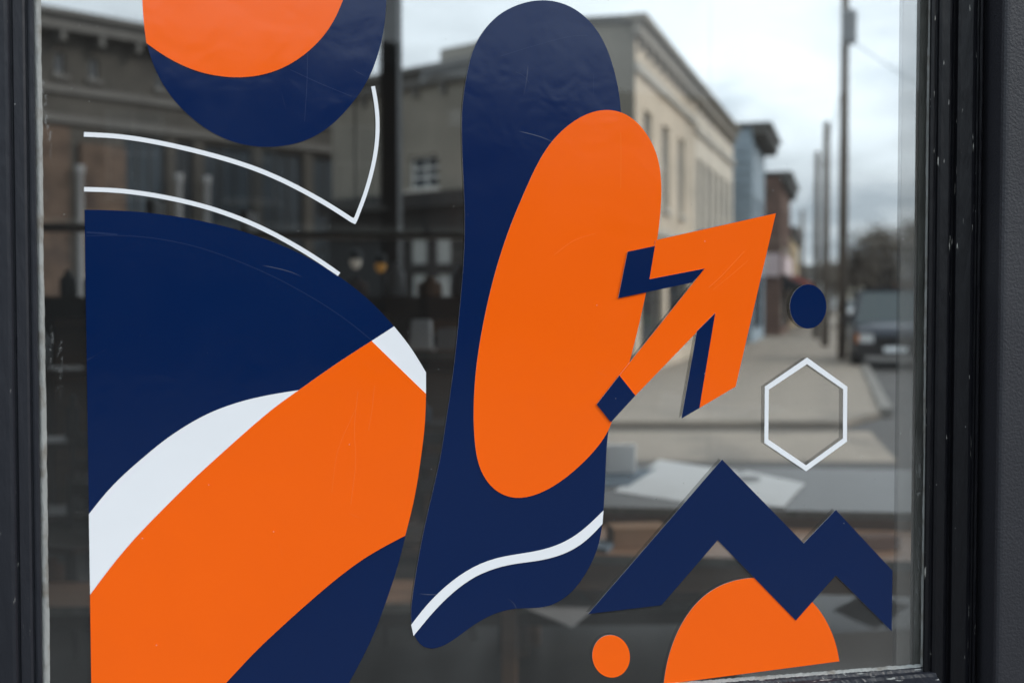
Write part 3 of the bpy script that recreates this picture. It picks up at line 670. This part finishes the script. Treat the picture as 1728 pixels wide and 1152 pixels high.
def rough_strip(bm, prof, z0, z1, amp, seed, seg=260, which=None):
    rnd = random.Random(seed); ph = [rnd.uniform(0, 6.28) for _ in range(9)]
    rows = []
    for k in range(seg+1):
        z = z0 + (z1-z0)*k/seg
        row = []
        for i, (s, n) in enumerate(prof):
            w = 0
            if which is None or i in which:
                w = sum(math.sin(z*f + ph[j] + i*1.7)*a for j, (f, a) in enumerate(((9,.5),(23,.35),(61,.25),(140,.18),(310,.12)))) * amp + rnd.gauss(0, amp*.12)
            row.append(bm.verts.new(pw(s+w, n+abs(w)*.3, z)))
        rows.append(row)
    for a, b in zip(rows, rows[1:]):
        for i in range(len(prof)-1): bm.faces.new((a[i], a[i+1], b[i+1], b[i]))
# left jamb
pl = P([(64.5,.0),(64.5,.009),(62,.0115),(57,.012),(54,.0115),(52.5,.0095),(50.5,.0095),(49,.012),(45,.0135),(36,.014),(29,.0145),(27,.012),(24.5,.012),(23,.016),(20,.019),(14,.020),(-60,.021),(-120,.021),(-121,-.05)])
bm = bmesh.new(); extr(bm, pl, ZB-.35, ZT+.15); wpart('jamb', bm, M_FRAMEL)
# right jamb
pr = P([(1563,.0),(1563.5,.010),(1566,.0125),(1571,.013),(1574,.0115),(1577,.0115),(1579,.014),(1584,.0155),(1597,.016),(1600,.0145),(1603,.0115),(1606,.0115),(1608,.014),(1611,.0185),(1616,.020),(1636,.020),(1640,.0185),(1643,.0145),(1646,.0145),(1648,.017),(1652,.017),(1653,.004),(1658,.003)])
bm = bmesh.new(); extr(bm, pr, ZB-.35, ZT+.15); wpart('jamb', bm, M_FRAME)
# sealant beads
bm = bmesh.new(); rough_strip(bm, P([(64.6,.004),(68,.005),(72,.0042),(75,.002),(76.5,.0006)]), ZB-.005, ZT, .0007, 3, 420, (1,2,3,4)); wpart('sealant', bm, M_SEAL, True)
bm = bmesh.new(); rough_strip(bm, P([(1559.5,.0006),(1561.5,.0012),(1564.5,.003)]), ZB-.005, ZT, .0008, 8, 420, (0,1)); wpart('sealant', bm, M_SEAL, True)
# inner grey bead behind the glass on the right, left one narrower
bm = bmesh.new(); extr(bm, P([(1567,-.008),(1547.5,-.0085),(1546,-.010),(1543,-.020),(1541,-.030)]), ZB-.02, ZT); wpart('inner_bead', bm, M_JAMBIN)
bm = bmesh.new(); s0, s1 = pane(1545,576,-.0088)[0], pane(1518,576,-.0088)[0]; pbox(bm, s1, s0, -.0092, -.0088, ZB-.01, ZT); wpart('edge_reflection', bm, veil('pale painted edge reflection', (.42,.40,.37), .26))  # pale veil painted in for a reflection along the glass edge
bm = bmesh.new(); s0, s1 = pane(1518.2,576,-.0094)[0], pane(1512,576,-.0094)[0]; pbox(bm, s1, s0, -.0097, -.0094, ZB-.01, ZT); wpart('edge_reflection', bm, veil('grey painted reflection edge', (.10,.10,.10), .22))
# bottom rail and sill
def hextr(bm, prof, s0, s1, seg=1, amp=0, seed=1):
    rnd = random.Random(seed); rows = []
    for k in range(seg+1):
        s = s0+(s1-s0)*k/seg
        rows.append([bm.verts.new(pw(s, n + (rnd.gauss(0,amp) if amp else 0), z + (rnd.gauss(0,amp) if amp else 0))) for n, z in prof])
    for a, b in zip(rows, rows[1:]):
        for i in range(len(prof)-1): bm.faces.new((a[i], a[i+1], b[i+1], b[i]))
sJ = pane(1578, 1130, .014)[0]
bm = bmesh.new(); hextr(bm, [(0,ZB),(.007,ZB+.0005),(.0085,ZB-.0005),(.0105,ZB-.003),(.016,ZB-.0045),(.0175,ZB-.008),(.03,ZB-.013),(.032,ZB-.016),(.033,ZB-.05),(.02,ZB-.055),(.02,ZB-.13)], SL-.01, sJ, 300, .00022); wpart('sill', bm, M_SILL)
bm = bmesh.new(); hextr(bm, [(.0005,ZB+.003),(.003,ZB+.0027),(.006,ZB+.0006)], SL, SR, 400, .0003, 4); wpart('sealant', bm, M_SEAL, True)
bm = bmesh.new(); pbox(bm, SL-.02, SR+.02, -.0, .018, ZT, ZT+.09); wpart('head_rail', bm, M_FRAME)

# ------------------------------------------------------------------ vinyl shapes
def crom(pts, step=4.0):
    pts = [Vector((p[0], p[1])) for p in pts]
    if len(pts) == 2: return pts
    ext = [pts[0]*2 - pts[1]] + pts + [pts[-1]*2 - pts[-2]]; outp = []
    for i in range(1, len(ext)-2):
        p0, p1, p2, p3 = ext[i-1:i+3]; n = max(2, int((p2-p1).length/step))
        for k in range(n):
            t = k/n; outp.append(.5*((2*p1) + (p2-p0)*t + (2*p0-5*p1+4*p2-p3)*t*t + (3*p1-p0-3*p2+p3)*t**3))
    outp.append(pts[-1]); return outp
def smooth(pts, it, closed=False):
    p = list(pts); n = len(p)
    for _ in range(it):
        q = p[:]
        for i in range(n):
            if not closed and i in (0, n-1): continue
            q[i] = (p[i-1] + p[i]*2 + p[(i+1) % n])/4
        p = q
    return p
def outline(*segs, it=60):
    o = []
    for s in segs:
        c = crom(s)
        if len(s) > 2: c = smooth(c, it)
        if o and (o[-1]-c[0]).length < .01: c = c[1:]
        o += c
    if (o[0]-o[-1]).length < .01: o.pop()
    return o
def closed(pts, it=60):
    c = crom(list(pts) + [pts[0]])[:-1]; return smooth(c, it, True)
def ellipse(cx, cy, rx_, ry, rot=0, n=72):
    c, s_ = math.cos(rot), math.sin(rot)
    return [Vector((cx + rx_*math.cos(t)*c - ry*math.sin(t)*s_, cy + rx_*math.cos(t)*s_ + ry*math.sin(t)*c)) for t in [2*math.pi*i/n for i in range(n)]]
def ribbon(pts, w, it=60, ends=True):
    c = smooth(crom(pts), it); Lf = []; Rt = []
    for i, p in enumerate(c):
        d = (c[min(i+1, len(c)-1)] - c[max(i-1, 0)]).normalized(); nrm = Vector((-d.y, d.x))*w/2; Lf.append(p+nrm); Rt.append(p-nrm)
    return Lf + Rt[::-1]
def film(name, px, n0, t, m, root, label=None, emat=None):
    """one die-cut film: outline in photo pixels unprojected on to the glass, thickness t"""
    pts = [Vector(pane(p[0], p[1], n0)) for p in px]
    area = sum(a.x*b.y - b.x*a.y for a, b in zip(pts, pts[1:]+pts[:1]))
    if area < 0: pts.reverse()
    tri = geometry.tessellate_polygon([[Vector((p.x, p.y, 0)) for p in pts]])
    inv = root['_inv']; bm = bmesh.new()
    F = [bm.verts.new(inv @ pw(p.x, n0+t, p.y)) for p in pts]; Bk = [bm.verts.new(inv @ pw(p.x, n0, p.y)) for p in pts]
    for f in tri:
        vs = [F[i] for i in f]
        try: ff = bm.faces.new(vs)
        except ValueError: continue
        ff.normal_update()
        if ff.normal.y > 0: ff.normal_flip()
        vb = [Bk[i] for i in f]; fb = bm.faces.new(vb); fb.normal_update()
        if fb.normal.y < 0: fb.normal_flip()
    k = len(pts)
    for i in range(k):
        j = (i+1) % k; bm.faces.new((F[i], Bk[i], Bk[j], F[j])).material_index = 1
    me = bpy.data.meshes.new(name); bm.to_mesh(me); bm.free(); me.materials.append(m); me.materials.append(emat or M_EDGE)
    o = bpy.data.objects.new(name, me); COL.objects.link(o); o.parent = root['_obj']
    if label: o['label'] = label
    return o
decs = []
def decal(name, label, cat, px, py, group=None):
    s, z = pane(px, py); loc = pw(s, 0, z); M = Matrix.Translation(loc) @ Matrix.Rotation(TH, 4, 'Z')
    o = thing(name, label, cat, loc, TH, group); return {'_obj': o, '_inv': M.inverted()}
TF = .0006; BN = [-.0078]
def painted_reflection(px, root):
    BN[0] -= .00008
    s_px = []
    # dark copy painted in for the decal's reflection off the rear glass: same pane coordinates, 9 mm further in
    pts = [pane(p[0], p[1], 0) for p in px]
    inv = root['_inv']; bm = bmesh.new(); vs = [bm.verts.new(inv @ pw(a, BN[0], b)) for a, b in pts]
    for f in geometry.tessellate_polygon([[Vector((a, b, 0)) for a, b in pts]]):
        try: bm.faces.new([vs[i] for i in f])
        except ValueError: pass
    mesh_obj('painted_reflection', bm, M_REFL, root['_obj'])

# 1 round shape, top left
circ_b = [(240,0),(241.5,30),(246.7,73),(256.7,107),(276.7,147),(301,179),(333,208),(366.7,230),(400,243),(432,248.5),(465,249),(498.7,244),(532,231.7),(566,207),(596,173),(618.7,141.7),(635,103),(645,68),(650.5,34),(652,0)]
circ_t = [(652,0),(648,-60),(620,-140),(550,-215),(448,-245),(345,-215),(272,-140),(243,-60),(240,0)]
r = decal('round_decal', 'navy disc with an orange disc on it, cut by the top edge of the photo', 'window decal', 446, 40)
ol = outline(circ_b, circ_t); film('navy_disc', ol, .0001, TF, M_NAVY, r); painted_reflection(ol, r)
film('orange_disc', outline([(247,73),(266.7,88.5),(300,108),(333,121.7),(366.7,129.3),(400,132),(432,129.7),(465,121.5),(498.7,104.5),(532,78),(558,47),(572,20),(579,0)], [(579,0),(582,-60),(560,-140),(500,-200),(448,-214)], [(448,-214),(345,-190),(275,-130),(243,-60),(240,0),(241.5,30),(247,73)]), .0008, TF, M_ORANGE, r)
M_CRN0 = vinyl('navy hairline', (.02, .035, .10))
film('film_crease', ribbon([(519,90),(518,140),(514,205)], .8, it=4), .00072, .00006, M_CRN0, r, None, M_CRN0); film('film_crease', ribbon([(490,118),(540,141),(594,163)], .9, it=4), .00072, .00006, M_CRN0, r, None, M_CRN0)
# 2 white outlines
r = decal('line_decal', 'upper white line curving right and turning up to the navy disc', 'window decal', 430, 290)
up = [(141.7,227),(200,230),(266.7,240.5),(333,255.5),(383,269),(432,285),(482,306.5),(532,333),(565,352.5),(598.3,374.5)]
tl = [(598.3,374.5),(613.5,336.7),(625,300),(633.5,263),(637.5,226.7),(637,186.7),(629.5,146)]
a = smooth(crom(up), 60); b = smooth(crom(tl), 60); w = 3.9
def off(c, sgn, wd=w):
    q = []
    for i, p in enumerate(c):
        d = (c[min(i+1, len(c)-1)] - c[max(i-1, 0)]).normalized(); q.append(p + Vector((-d.y, d.x))*wd*sgn)
    return q
au, al = off(a, -1), off(a, 1); br_, bl_ = off(b, 1, 3.3), off(b, -1, 3.3)
# join: lower edge of first meets outer edge of second at the tip
ol = au[:-2] + [Vector((596.5,368.5))] + br_[2:] if False else None
outer = al[:-1] + [Vector((599.5,378.5))] + [p for p in off(b, 1, 3.3)[1:]]
inner = off(b, -1, 3.3)[::-1][:-2] + [Vector((596.2,368))] + au[::-1][2:]
ol = outer + inner
film('white_line', ol, .0001, TF, M_WHITE, r); painted_reflection(ol, r)
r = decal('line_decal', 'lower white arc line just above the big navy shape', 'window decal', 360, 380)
ol = ribbon([(142,319.5),(200,321.5),(266.7,330.5),(333,345),(383,360.5),(432,380),(474,401),(515,424.5),(548.7,446),(572,463)], 7.6); film('white_line', ol, .0001, TF, M_WHITE, r); painted_reflection(ol, r)
# 3 large D shape, bottom left
topc = [(142.7,354),(200,355.3),(245,358.5),(300,365.5),(350,375),(400,387.5),(450,404),(499,424),(536,443.5),(572,466),(602,488),(632,514.5),(665,550.5),(693,585.5),(718.7,628)]
rc = [(718.7,664),(718.5,690),(715.5,734),(710.5,768),(703.7,818),(694,864),(684,903),(677,934),(665.5,973),(651,1015),(632.5,1066),(612,1108),(588.7,1152),(560,1200)]
r = decal('large_decal', 'largest vinyl shape, navy with broad orange band and white crescents, bottom left', 'window decal', 440, 800)
ol = outline(topc, [(718.7,628),(718.7,664)], rc, [(560,1200),(154.8,1200)], [(154.8,1200),(142.7,354)])
film('navy_film', ol, .0001, TF, M_NAVY, r); painted_reflection(ol, r)
wt_ = [(150,867),(183,826),(216.7,793),(246,768),(273,745.5),(300,726.5),(333,706.5),(366.7,690.5),(400,679),(432,670.5),(465,664),(504,658)]
wl_ = [(504,658),(465,685),(432,713),(400,741),(369,769),(333,801.5),(300,833.5),(266.7,867),(233,901.5),(200,939.5),(173,974),(152,1003)]
film('white_crescent', outline(wt_, [(504,658),(512,664)], [(512,664),(470,700),(400,760),(300,850),(240,910),(190,970),(152.2,1012)], [(152.2,1012),(150,867)], it=30), .0008, TF, M_WHITE, r)
film('white_crescent', [(627,575),(665,550.5),*[tuple(p) for p in smooth(crom([(665,550.5),(680,569),(693,586),(706,606.5),(718.7,628)]),20)][1:],(718.7,670),(640,595)], .0008, TF, M_WHITE, r)
low = [(683.7,903),(648.7,921),(613,942),(573,971.5),(532,1006),(495,1038.5),(463,1068),(432,1097),(380.7,1152),(336,1200)]
film('orange_band', outline(wl_[::-1], [(504,658),(565,615),(627,575)], [(627,575),(718.7,664)], [(718.7,664),(718.5,690),(715.5,734),(710.5,768),(703.7,818),(694,864),(683.7,903)], low, [(336,1200),(154.8,1200)], [(154.8,1200),(152,1003)]), .0015, TF, M_ORANGE, r)
def crease(px, n0, m, root, w=1.1): film('film_crease', ribbon(px, w, it=4), n0, .00006, m, root, None, m)
M_CRN = vinyl('navy crease', (.012, .027, .09)); M_CRO = vinyl('orange crease', (.98, .165, .02))
crease([(146,398),(200,397.5),(260,402),(330,416),(400,440),(470,471),(540,510),(590,544),(626,573)], .00072, M_CRN, r, 1.3)
crease([(146,392),(175,394),(198,396)], .00072, M_CRN, r, 3.0)
crease([(604,660),(598,720),(600,780),(592,850)], .00212, M_CRO, r, .9); crease([(632,650),(628,690),(622,726)], .00212, M_CRO, r, .8)
crease([(600,690),(570,760),(560,830)], .00212, M_CRO, r, .7)
# 4 tall foot shape
ft = [(864,11.7),(888,3.2),(910.7,0),(932,1),(957,8),(979,21),(998,38.5),(1014,61),(1027,89),(1037,121.7),(1044,155),(1048,195),(1050,300),(1049,450),(1042,600),(1030,700),(1024,745),(1022,785),(1020,828),(1018.3,861),(1016.5,883),(1012,911),(1003.5,938),(987,969.7),(965,998.5),(940,1017.5),(914,1025.3),(889,1025),(864,1026),(832,1034.7),(798.7,1053.5),(768,1077),(744,1092),(725,1097.5),(709,1091.5),(697.7,1073),(693.3,1050),(692.8,1033),(697,998),(705,948),(715,894.7),(728.7,835),(743.7,768),(753,708),(761,655),(768.7,594),(775,527),(780.5,467),(783.5,417),(784.2,375),(783.3,330),(781,283),(779.5,240),(779.2,193),(784,146.7),(793.7,98),(806,66.5),(827,38),(845,22)]
r = decal('tall_decal', 'tall navy sole shaped vinyl with orange oval and white stripe', 'window decal', 870, 560)
ol = closed(ft, 30); film('navy_film', ol, .0001, TF, M_NAVY, r); painted_reflection(ol, r)
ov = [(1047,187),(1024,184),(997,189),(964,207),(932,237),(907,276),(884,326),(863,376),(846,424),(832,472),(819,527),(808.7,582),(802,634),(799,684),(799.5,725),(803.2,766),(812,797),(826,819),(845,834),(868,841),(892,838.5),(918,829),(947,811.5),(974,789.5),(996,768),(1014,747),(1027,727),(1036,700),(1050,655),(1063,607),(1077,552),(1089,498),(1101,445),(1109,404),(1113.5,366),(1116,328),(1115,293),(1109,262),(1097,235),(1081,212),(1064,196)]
ol = closed(ov, 30); film('orange_oval', ol, .0008, TF, M_ORANGE, r); painted_reflection(ol, r)
crease([(1047.5,224),(1048,260),(1047.5,318)], .00142, M_CRO, r, 1.0)
crease([(870,122),(885,128),(893,140)], .00072, M_CRN, r, .9); crease([(1001,125),(1002,143),(1001,160)], .00072, M_CRN, r, .7); crease([(845,95),(900,78),(960,62),(992,60)], .00072, M_CRN, r, .8)
crease([(935,430),(968,406),(1004,394)], .00142, M_CRO, r, .8)
film('white_stripe', outline([(693.7,1053.5),(718,1022),(748.7,991),(782,965.5),(815,948),(845,939),(878,933.5),(905,929.5),(935,921.5),(964,908),(990.7,887.5),(1018.2,860.7)], [(1018.2,860.7),(1016.5,883)], [(1016.5,883),(997,904.5),(974,923),(947,936),(914,944.7),(888,948),(864,951),(832,959),(798.7,973.5),(765,998),(732,1030.5),(697.7,1072)], [(697.7,1072),(693.7,1053.5)], it=30), .0009, TF, M_WHITE, r)
# 5 arrow
r = decal('arrow_decal', 'orange arrow pointing up right with navy shadow pieces', 'window decal', 1170, 540)
ar = [(1105.5,405.5),(1309,360),(1241,652),(1180,688),(1206.7,528),(1072,667),(1045,633),(1189,453),(1095.7,471),(1104.5,415)]
film('orange_arrow', ar, .0015, TF, M_ORANGE, r); painted_reflection(ar, r)
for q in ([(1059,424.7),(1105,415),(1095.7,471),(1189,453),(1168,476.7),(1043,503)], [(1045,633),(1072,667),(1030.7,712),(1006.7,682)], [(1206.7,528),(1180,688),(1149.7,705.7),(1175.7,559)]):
    film('navy_shadow', q, .0022, TF, M_NAVY, r); painted_reflection(q, r)
crease([(1196,485),(1215,468),(1233,449),(1256,424)], .00212, M_CRO, r, 1.1); crease([(1203,489),(1235,463),(1262,440)], .00212, M_CRO, r, .7)
# 6-10 small shapes
r = decal('dot_decal', 'small navy dot above the white hexagon outline', 'window decal', 1363, 517); ol = ellipse(1363.3, 517, 30.8, 37.2); film('navy_dot', ol, .0001, TF, M_NAVY, r); painted_reflection(ol, r)
r = decal('hexagon_decal', 'white hexagon outline on clear glass', 'window decal', 1360, 700)
ho = [(1361.7,603),(1429.3,652),(1428.7,744.5),(1360,794.5),(1289.5,747),(1290.3,652)]; hi = [(1361.5,614),(1422.5,656.5),(1422,739.5),(1360,784.5),(1296,741),(1297,657)]
ring_ = ho + [ho[0]] + [hi[0]] + hi[:0:-1] + []
def ringfilm(ho, hi, n0, t, root, m, name, flat=False):
    inv = root['_inv']; bm = bmesh.new(); f_ = (lambda p: pane(p[0], p[1], 0))
    O = [f_(p) for p in ho]; I = [f_(p) for p in hi]; n = len(O)
    def V(p, k): return bm.verts.new(inv @ pw(p[0], k, p[1]))
    Of, If_, Ob, Ib = [V(p, n0+t) for p in O], [V(p, n0+t) for p in I], [V(p, n0) for p in O], [V(p, n0) for p in I]
    for i in range(n):
        j = (i+1) % n; bm.faces.new((Of[i], Of[j], If_[j], If_[i]))
        if not flat:
            bm.faces.new((Ob[i], Ib[i], Ib[j], Ob[j])); bm.faces.new((Of[i], Ob[i], Ob[j], Of[j])).material_index = 1; bm.faces.new((If_[i], If_[j], Ib[j], Ib[i])).material_index = 1
    if flat:
        for v in Ob+Ib: bm.verts.remove(v)
    return mesh_obj(name, bm, [m, M_EDGE], root['_obj'])
ringfilm(ho, hi, .0001, TF, r, M_WHITE, 'white_outline'); ringfilm(ho, hi, -.0096, 0, r, M_REFL, 'painted_reflection', True)
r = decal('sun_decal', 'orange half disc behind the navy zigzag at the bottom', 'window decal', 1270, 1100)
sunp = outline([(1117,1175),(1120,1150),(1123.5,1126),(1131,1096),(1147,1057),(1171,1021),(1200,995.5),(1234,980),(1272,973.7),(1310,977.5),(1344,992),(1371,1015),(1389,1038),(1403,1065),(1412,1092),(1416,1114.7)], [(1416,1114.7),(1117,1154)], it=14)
film('orange_half_disc', sunp, .0001, TF, M_ORANGE, r); painted_reflection(sunp, r)
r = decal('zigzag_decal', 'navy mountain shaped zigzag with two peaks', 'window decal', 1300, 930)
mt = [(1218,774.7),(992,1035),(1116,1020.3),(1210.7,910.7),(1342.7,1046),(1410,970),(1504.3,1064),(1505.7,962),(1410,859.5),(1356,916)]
film('navy_zigzag', mt, .0008, TF, M_NAVY, r); painted_reflection(mt, r)
r = decal('dot_decal', 'small orange dot left of the orange half disc', 'window decal', 1031, 1106); ol = ellipse(1031, 1106.3, 31.6, 36, -.15); film('orange_dot', ol, .0001, TF, M_ORANGE, r); painted_reflection(ol, r)

# ------------------------------------------------------------------ inside the shop
rnd = random.Random(4)
def table(name, label, cat, loc, rz, w, d, h, top, apron, leg, ah=.14, group=None):
    t = thing(name, label, cat, (loc[0], loc[1], .13), rz, group)
    mesh_obj('tabletop', B((-w/2, w/2, -d/2, d/2, h-.13-.035, h-.13)), top, t)
    mesh_obj('edging', B((-w/2, w/2, -d/2-.006, -d/2-.001, h-.13-.034, h-.13-.001)), M_JAMBIN, t)
    mesh_obj('apron', B((-w/2+.03, w/2-.03, -d/2+.02, -d/2+.045, h-.165-ah, h-.167), (-w/2+.03, w/2-.03, d/2-.045, d/2-.02, h-.165-ah, h-.167)), apron, t)
    for sx in (-1,1):
        for sy in (-1,1):
            x, y = sx*(w/2-.06), sy*(d/2-.06); mesh_obj('leg', B((x-.028, x+.028, y-.028, y+.028, 0, h-.168)), leg, t)
    return t
table('display_table', 'grey topped table with oak apron under the scattered white sheets', 'table', (1.35, 6.0), -.12, 2.5, 1.35, .75, M_LAM, M_WOOD, M_WOOD, .10)
table('oak_bench', 'oak bench pushed against the front of the grey topped table', 'bench', (1.2, 4.98), -.1, 2.5, .62, .68, M_WOOD, M_WOOD, M_WOOD, .1)
def flat(name, label, px, z, m, t=.002, cat='paper'):
    ps = [onz(x, y, z) for x, y in px]; c = sum(ps, Vector())/len(ps); bm = bmesh.new()
    n = len(ps); T = [bm.verts.new((p.x-c.x, p.y-c.y, t)) for p in ps]; Bo = [bm.verts.new((p.x-c.x, p.y-c.y, 0)) for p in ps]
    bm.faces.new(T); bm.faces.new(Bo[::-1])
    for i in range(n): bm.faces.new((T[i], Bo[i], Bo[(i+1)%n], T[(i+1)%n]))
    bmesh.ops.recalc_face_normals(bm, faces=bm.faces)
    return tag(mesh_obj(name, bm, m, None, loc=(c.x, c.y, z)), label, cat)
flat('paper_sheet', 'large white sheet lying on the grey table left of the zigzag peak', [(1036,829),(1112,776),(1246,796),(1172,850)], .7520, M_PAPER)
flat('paper_sheet', 'white sheet with grey print right of the zigzag peak', [(1205,812),(1262,795),(1358,816),(1322,856),(1250,848)], .7560, M_PAPER)
flat('printed_sheet', 'blue grey printed sheet half under the white one', [(1000,822),(1018,796),(1108,790),(1060,820)], .7545, M_PAPERB)
flat('printed_mark', 'round grey mark printed on the right white sheet', [(1262+22*math.cos(a), 808+6*math.sin(a)) for a in [i*math.pi/8 for i in range(16)]], .7585, M_PAPERG, .0008, 'print')
v = onz(1050, 800, .756)
bm = bmesh.new(); box(bm, -.09, .07, .0, .05, 0, .145); bmesh.ops.bevel(bm, geom=bm.edges[:], offset=.004, segments=1, affect='EDGES')
tag(mesh_obj('card_box', bm, M_PAPER, None, loc=(v.x, v.y+.02, .757)), 'white card box standing behind the printed sheet', 'box')
table('work_bench', 'long low oak bench across the dark room', 'bench', (-1.15, 5.05), .03, 4.6, .42, .47, M_WOOD, M_DWOOD, M_IRON, .06)
flat('paper_sheet', 'grey sheet hanging over the low bench below the tall navy decal', [(872,1020),(960,985),(1012,1020),(965,1058)], .4730, M_PAPERG)
table('side_table', 'small grey side table below the navy zigzag', 'table', (1.35, 4.35), .2, 1.3, .6, .42, M_LAM, M_LAM, M_IRON, .06)
# shelves
seen_jars = set()
def shelf(label, x, y, w, hgt, rz=0, seed=1):
    t = thing('shelf_unit', label, 'shelf', (x, y, .13), rz, 'shelves at the back of the dark room'); r_ = random.Random(seed)
    for sx in (-1, 1): mesh_obj('upright', B((sx*w/2-.02, sx*w/2+.02, -.16, .16, 0, hgt)), M_IRON, t)
    nb = int(hgt/.36)
    for i in range(nb+1): mesh_obj('shelf_board', B((-w/2+.02, w/2-.02, -.16, .16, .05+i*.36, .08+i*.36)), M_DWOOD, t)
    k = 0
    for i in range(nb):
        xx = -w/2+.1
        while xx < w/2-.1:
            rr = r_.uniform(.035,.075); hh = r_.uniform(.1,.27); bm = bmesh.new()
            lathe(bm, [(rr*.9,0),(rr,.01),(rr,hh*.7),(rr*.45,hh*.82),(rr*.45,hh)], 10)
            mt_, cn_ = r_.choice([(M_PAPERG,'pale grey'), (M_WOOD,'brown'), (M_IRON,'black'), (M_PAPERB,'slate blue'), (M_BRICK,'dark red')])
            where = ['bottom', 'second', 'third', 'fourth', 'fifth'][i]; k += 1
            side = ['far left', 'left', 'middle', 'right', 'far right'][min(4, int((xx+w/2)/w*5))]
            lb = f"{'tall' if hh > .19 else 'short'} {cn_} jar, {side} of {where} board, " + ('shelves at the left edge' if x < -1.5 else 'shelves between two largest decals')
            if lb not in seen_jars:
                seen_jars.add(lb); o = mesh_obj('jar', bm, mt_, None, True)
                M = Matrix.Translation((x, y, .13)) @ Matrix.Rotation(rz, 4, 'Z'); o.location = M @ Vector((xx, r_.uniform(-.06,.04), .08+i*.36))
                tag(o, lb, 'jar', 'jars on the shelves')
            else: bm.free()
            xx += rr*2 + r_.uniform(.02,.14)
    return t
shelf('black steel shelves crowded with jars, at the left edge of the glass', -2.45, 6.4, 1.3, 2.0, .1, 3)
shelf('low dark shelves with jars seen between the two largest decals', -.75, 7.3, 1.5, 2.0, 0, 9)
def chair(label, x, y, rz):
    c = thing('cafe_chair', label, 'chair', (x, y, .13), rz, 'black chairs at the low bench')
    bm = B((-.2,.2,-.2,.2,.43,.455)); bmesh.ops.bevel(bm, geom=bm.edges[:], offset=.01, segments=2, affect='EDGES'); mesh_obj('seat', bm, M_DWOOD, c)
    for sx in (-1,1):
        for sy in (-1,1):
            bm = bmesh.new(); tube(bm, (sx*.2,sy*.2,0), (sx*.17,sy*.17,.43), .013, seg=8); mesh_obj('leg', bm, M_IRON, c)
    bm = bmesh.new(); tube(bm, (-.18,.18,.43), (-.19,.24,.88), .012, seg=8); tube(bm, (.18,.18,.43), (.19,.24,.88), .012, seg=8)
    for i in range(3): box(bm, -.19, .19, .22+.012*i, .235+.012*i, .60+i*.11, .66+i*.11)
    mesh_obj('backrest', bm, M_IRON, c); return c
chair('black chair between the big shape and the tall one', -.42, 5.75, .3); chair('black chair near the left edge of the glass', -1.95, 5.6, -.4); chair('black chair hidden mostly behind the large decal', -1.2, 5.8, .1)

def lamp(label, px, py, Y, m):
    v = aty(px, py, Y); t = thing('pendant_lamp', label, 'lamp', v, 0, 'pendant lamps')
    bm = bmesh.new(); tube(bm, (0,0,.05), (0,0,4.05-v.z), .004, seg=5); mesh_obj('cord', bm, M_WIRE, t)
    bm = bmesh.new(); lathe(bm, [(.006,.05),(.03,.045),(.034,.01),(.034,.0)], 12); mesh_obj('cap', bm, M_IRON, t)
    bm = bmesh.new(); lathe(bm, [(.004,-.05),(.018,-.044),(.028,-.025),(.03,-.01),(.024,.0)], 12); mesh_obj('bulb', bm, m, t, True)
def glow(name, col, st):
    m = bpy.data.materials.new(name); m.use_nodes = True; b = m.node_tree.nodes['Principled BSDF']
    b.inputs['Emission Color'].default_value = (*col, 1); b.inputs['Emission Strength'].default_value = st; b.inputs['Base Color'].default_value = (*col, 1); return m
lamp('small white pendant bulb above the white arc line end', 600, 437, 6.3, glow('white bulb', (1, .93, .8), .08))
lamp('small amber pendant bulb right of the white one', 642, 444, 6.6, glow('amber bulb', (1, .5, .1), .08))
def bag(label, px, py, Y, w, h, m):
    v = aty(px, py, Y); bm = bmesh.new(); vs = box(bm, -w/2, w/2, -.05, .05, 0, h)
    for q in vs[4:]: q.co.x *= .86; q.co.y *= .4
    bmesh.ops.bevel(bm, geom=bm.edges[:], offset=.006, segments=1, affect='EDGES')
    return tag(mesh_obj('paper_bag', bm, m, None, loc=v), label, 'bag')
table('high_table', 'high narrow black table between the two largest decals', 'table', (-.42, 5.55), 0, .9, .4, 1.42, M_WOOD2, M_DWOOD, M_IRON, .05)
v = aty(711, 553, 5.5); bag('upright white paper bag on the high table', 711, 553, 5.5, .10, .13, M_PAPER).location.z = 1.421
bag('wide pale grey bag right of the white one on the high table', 757, 553, 5.5, .11, .09, M_PAPERG).location.z = 1.421

def obox(name, label, cat, px, py, z, w, d, h, m, rz=0):
    v = onz(px, py, z); bm = bmesh.new(); box(bm, -w/2, w/2, -d/2, d/2, 0, h); bmesh.ops.bevel(bm, geom=bm.edges[:], offset=.003, segments=1, affect='EDGES')
    o = tag(mesh_obj(name, bm, m, None, loc=(v.x, v.y, z+.001)), label, cat); o.rotation_euler = (0, 0, rz); return o
M_CARD = mat('brown cardboard', (.33,.20,.115), .8, .1, 6, .1, 60, .2)
obox('cardboard_box', 'flat brown cardboard box on the oak bench left of the zigzag', 'box', 1075, 918, .68, .22, .13, .075, M_CARD, .15)
obox('notebook', 'closed slate notebook on the oak bench beside the cardboard box', 'book', 1005, 925, .68, .13, .17, .02, M_PAPERB, -.3)
obox('wooden_block', 'reddish wooden block on the oak bench under the right peak of the zigzag', 'block', 1478, 925, .68, .16, .1, .05, M_BRICK, .3)
flat('paper_sheet', 'grey sheet on the small grey table under the zigzag notch', [(1180,975),(1235,945),(1300,958),(1260,1000)], .4235, M_PAPERG)
flat('paper_sheet', 'grey sheet on the small grey table right of the orange half disc', [(1405,1030),(1460,1000),(1535,1022),(1480,1062)], .4235, M_PAPERG)
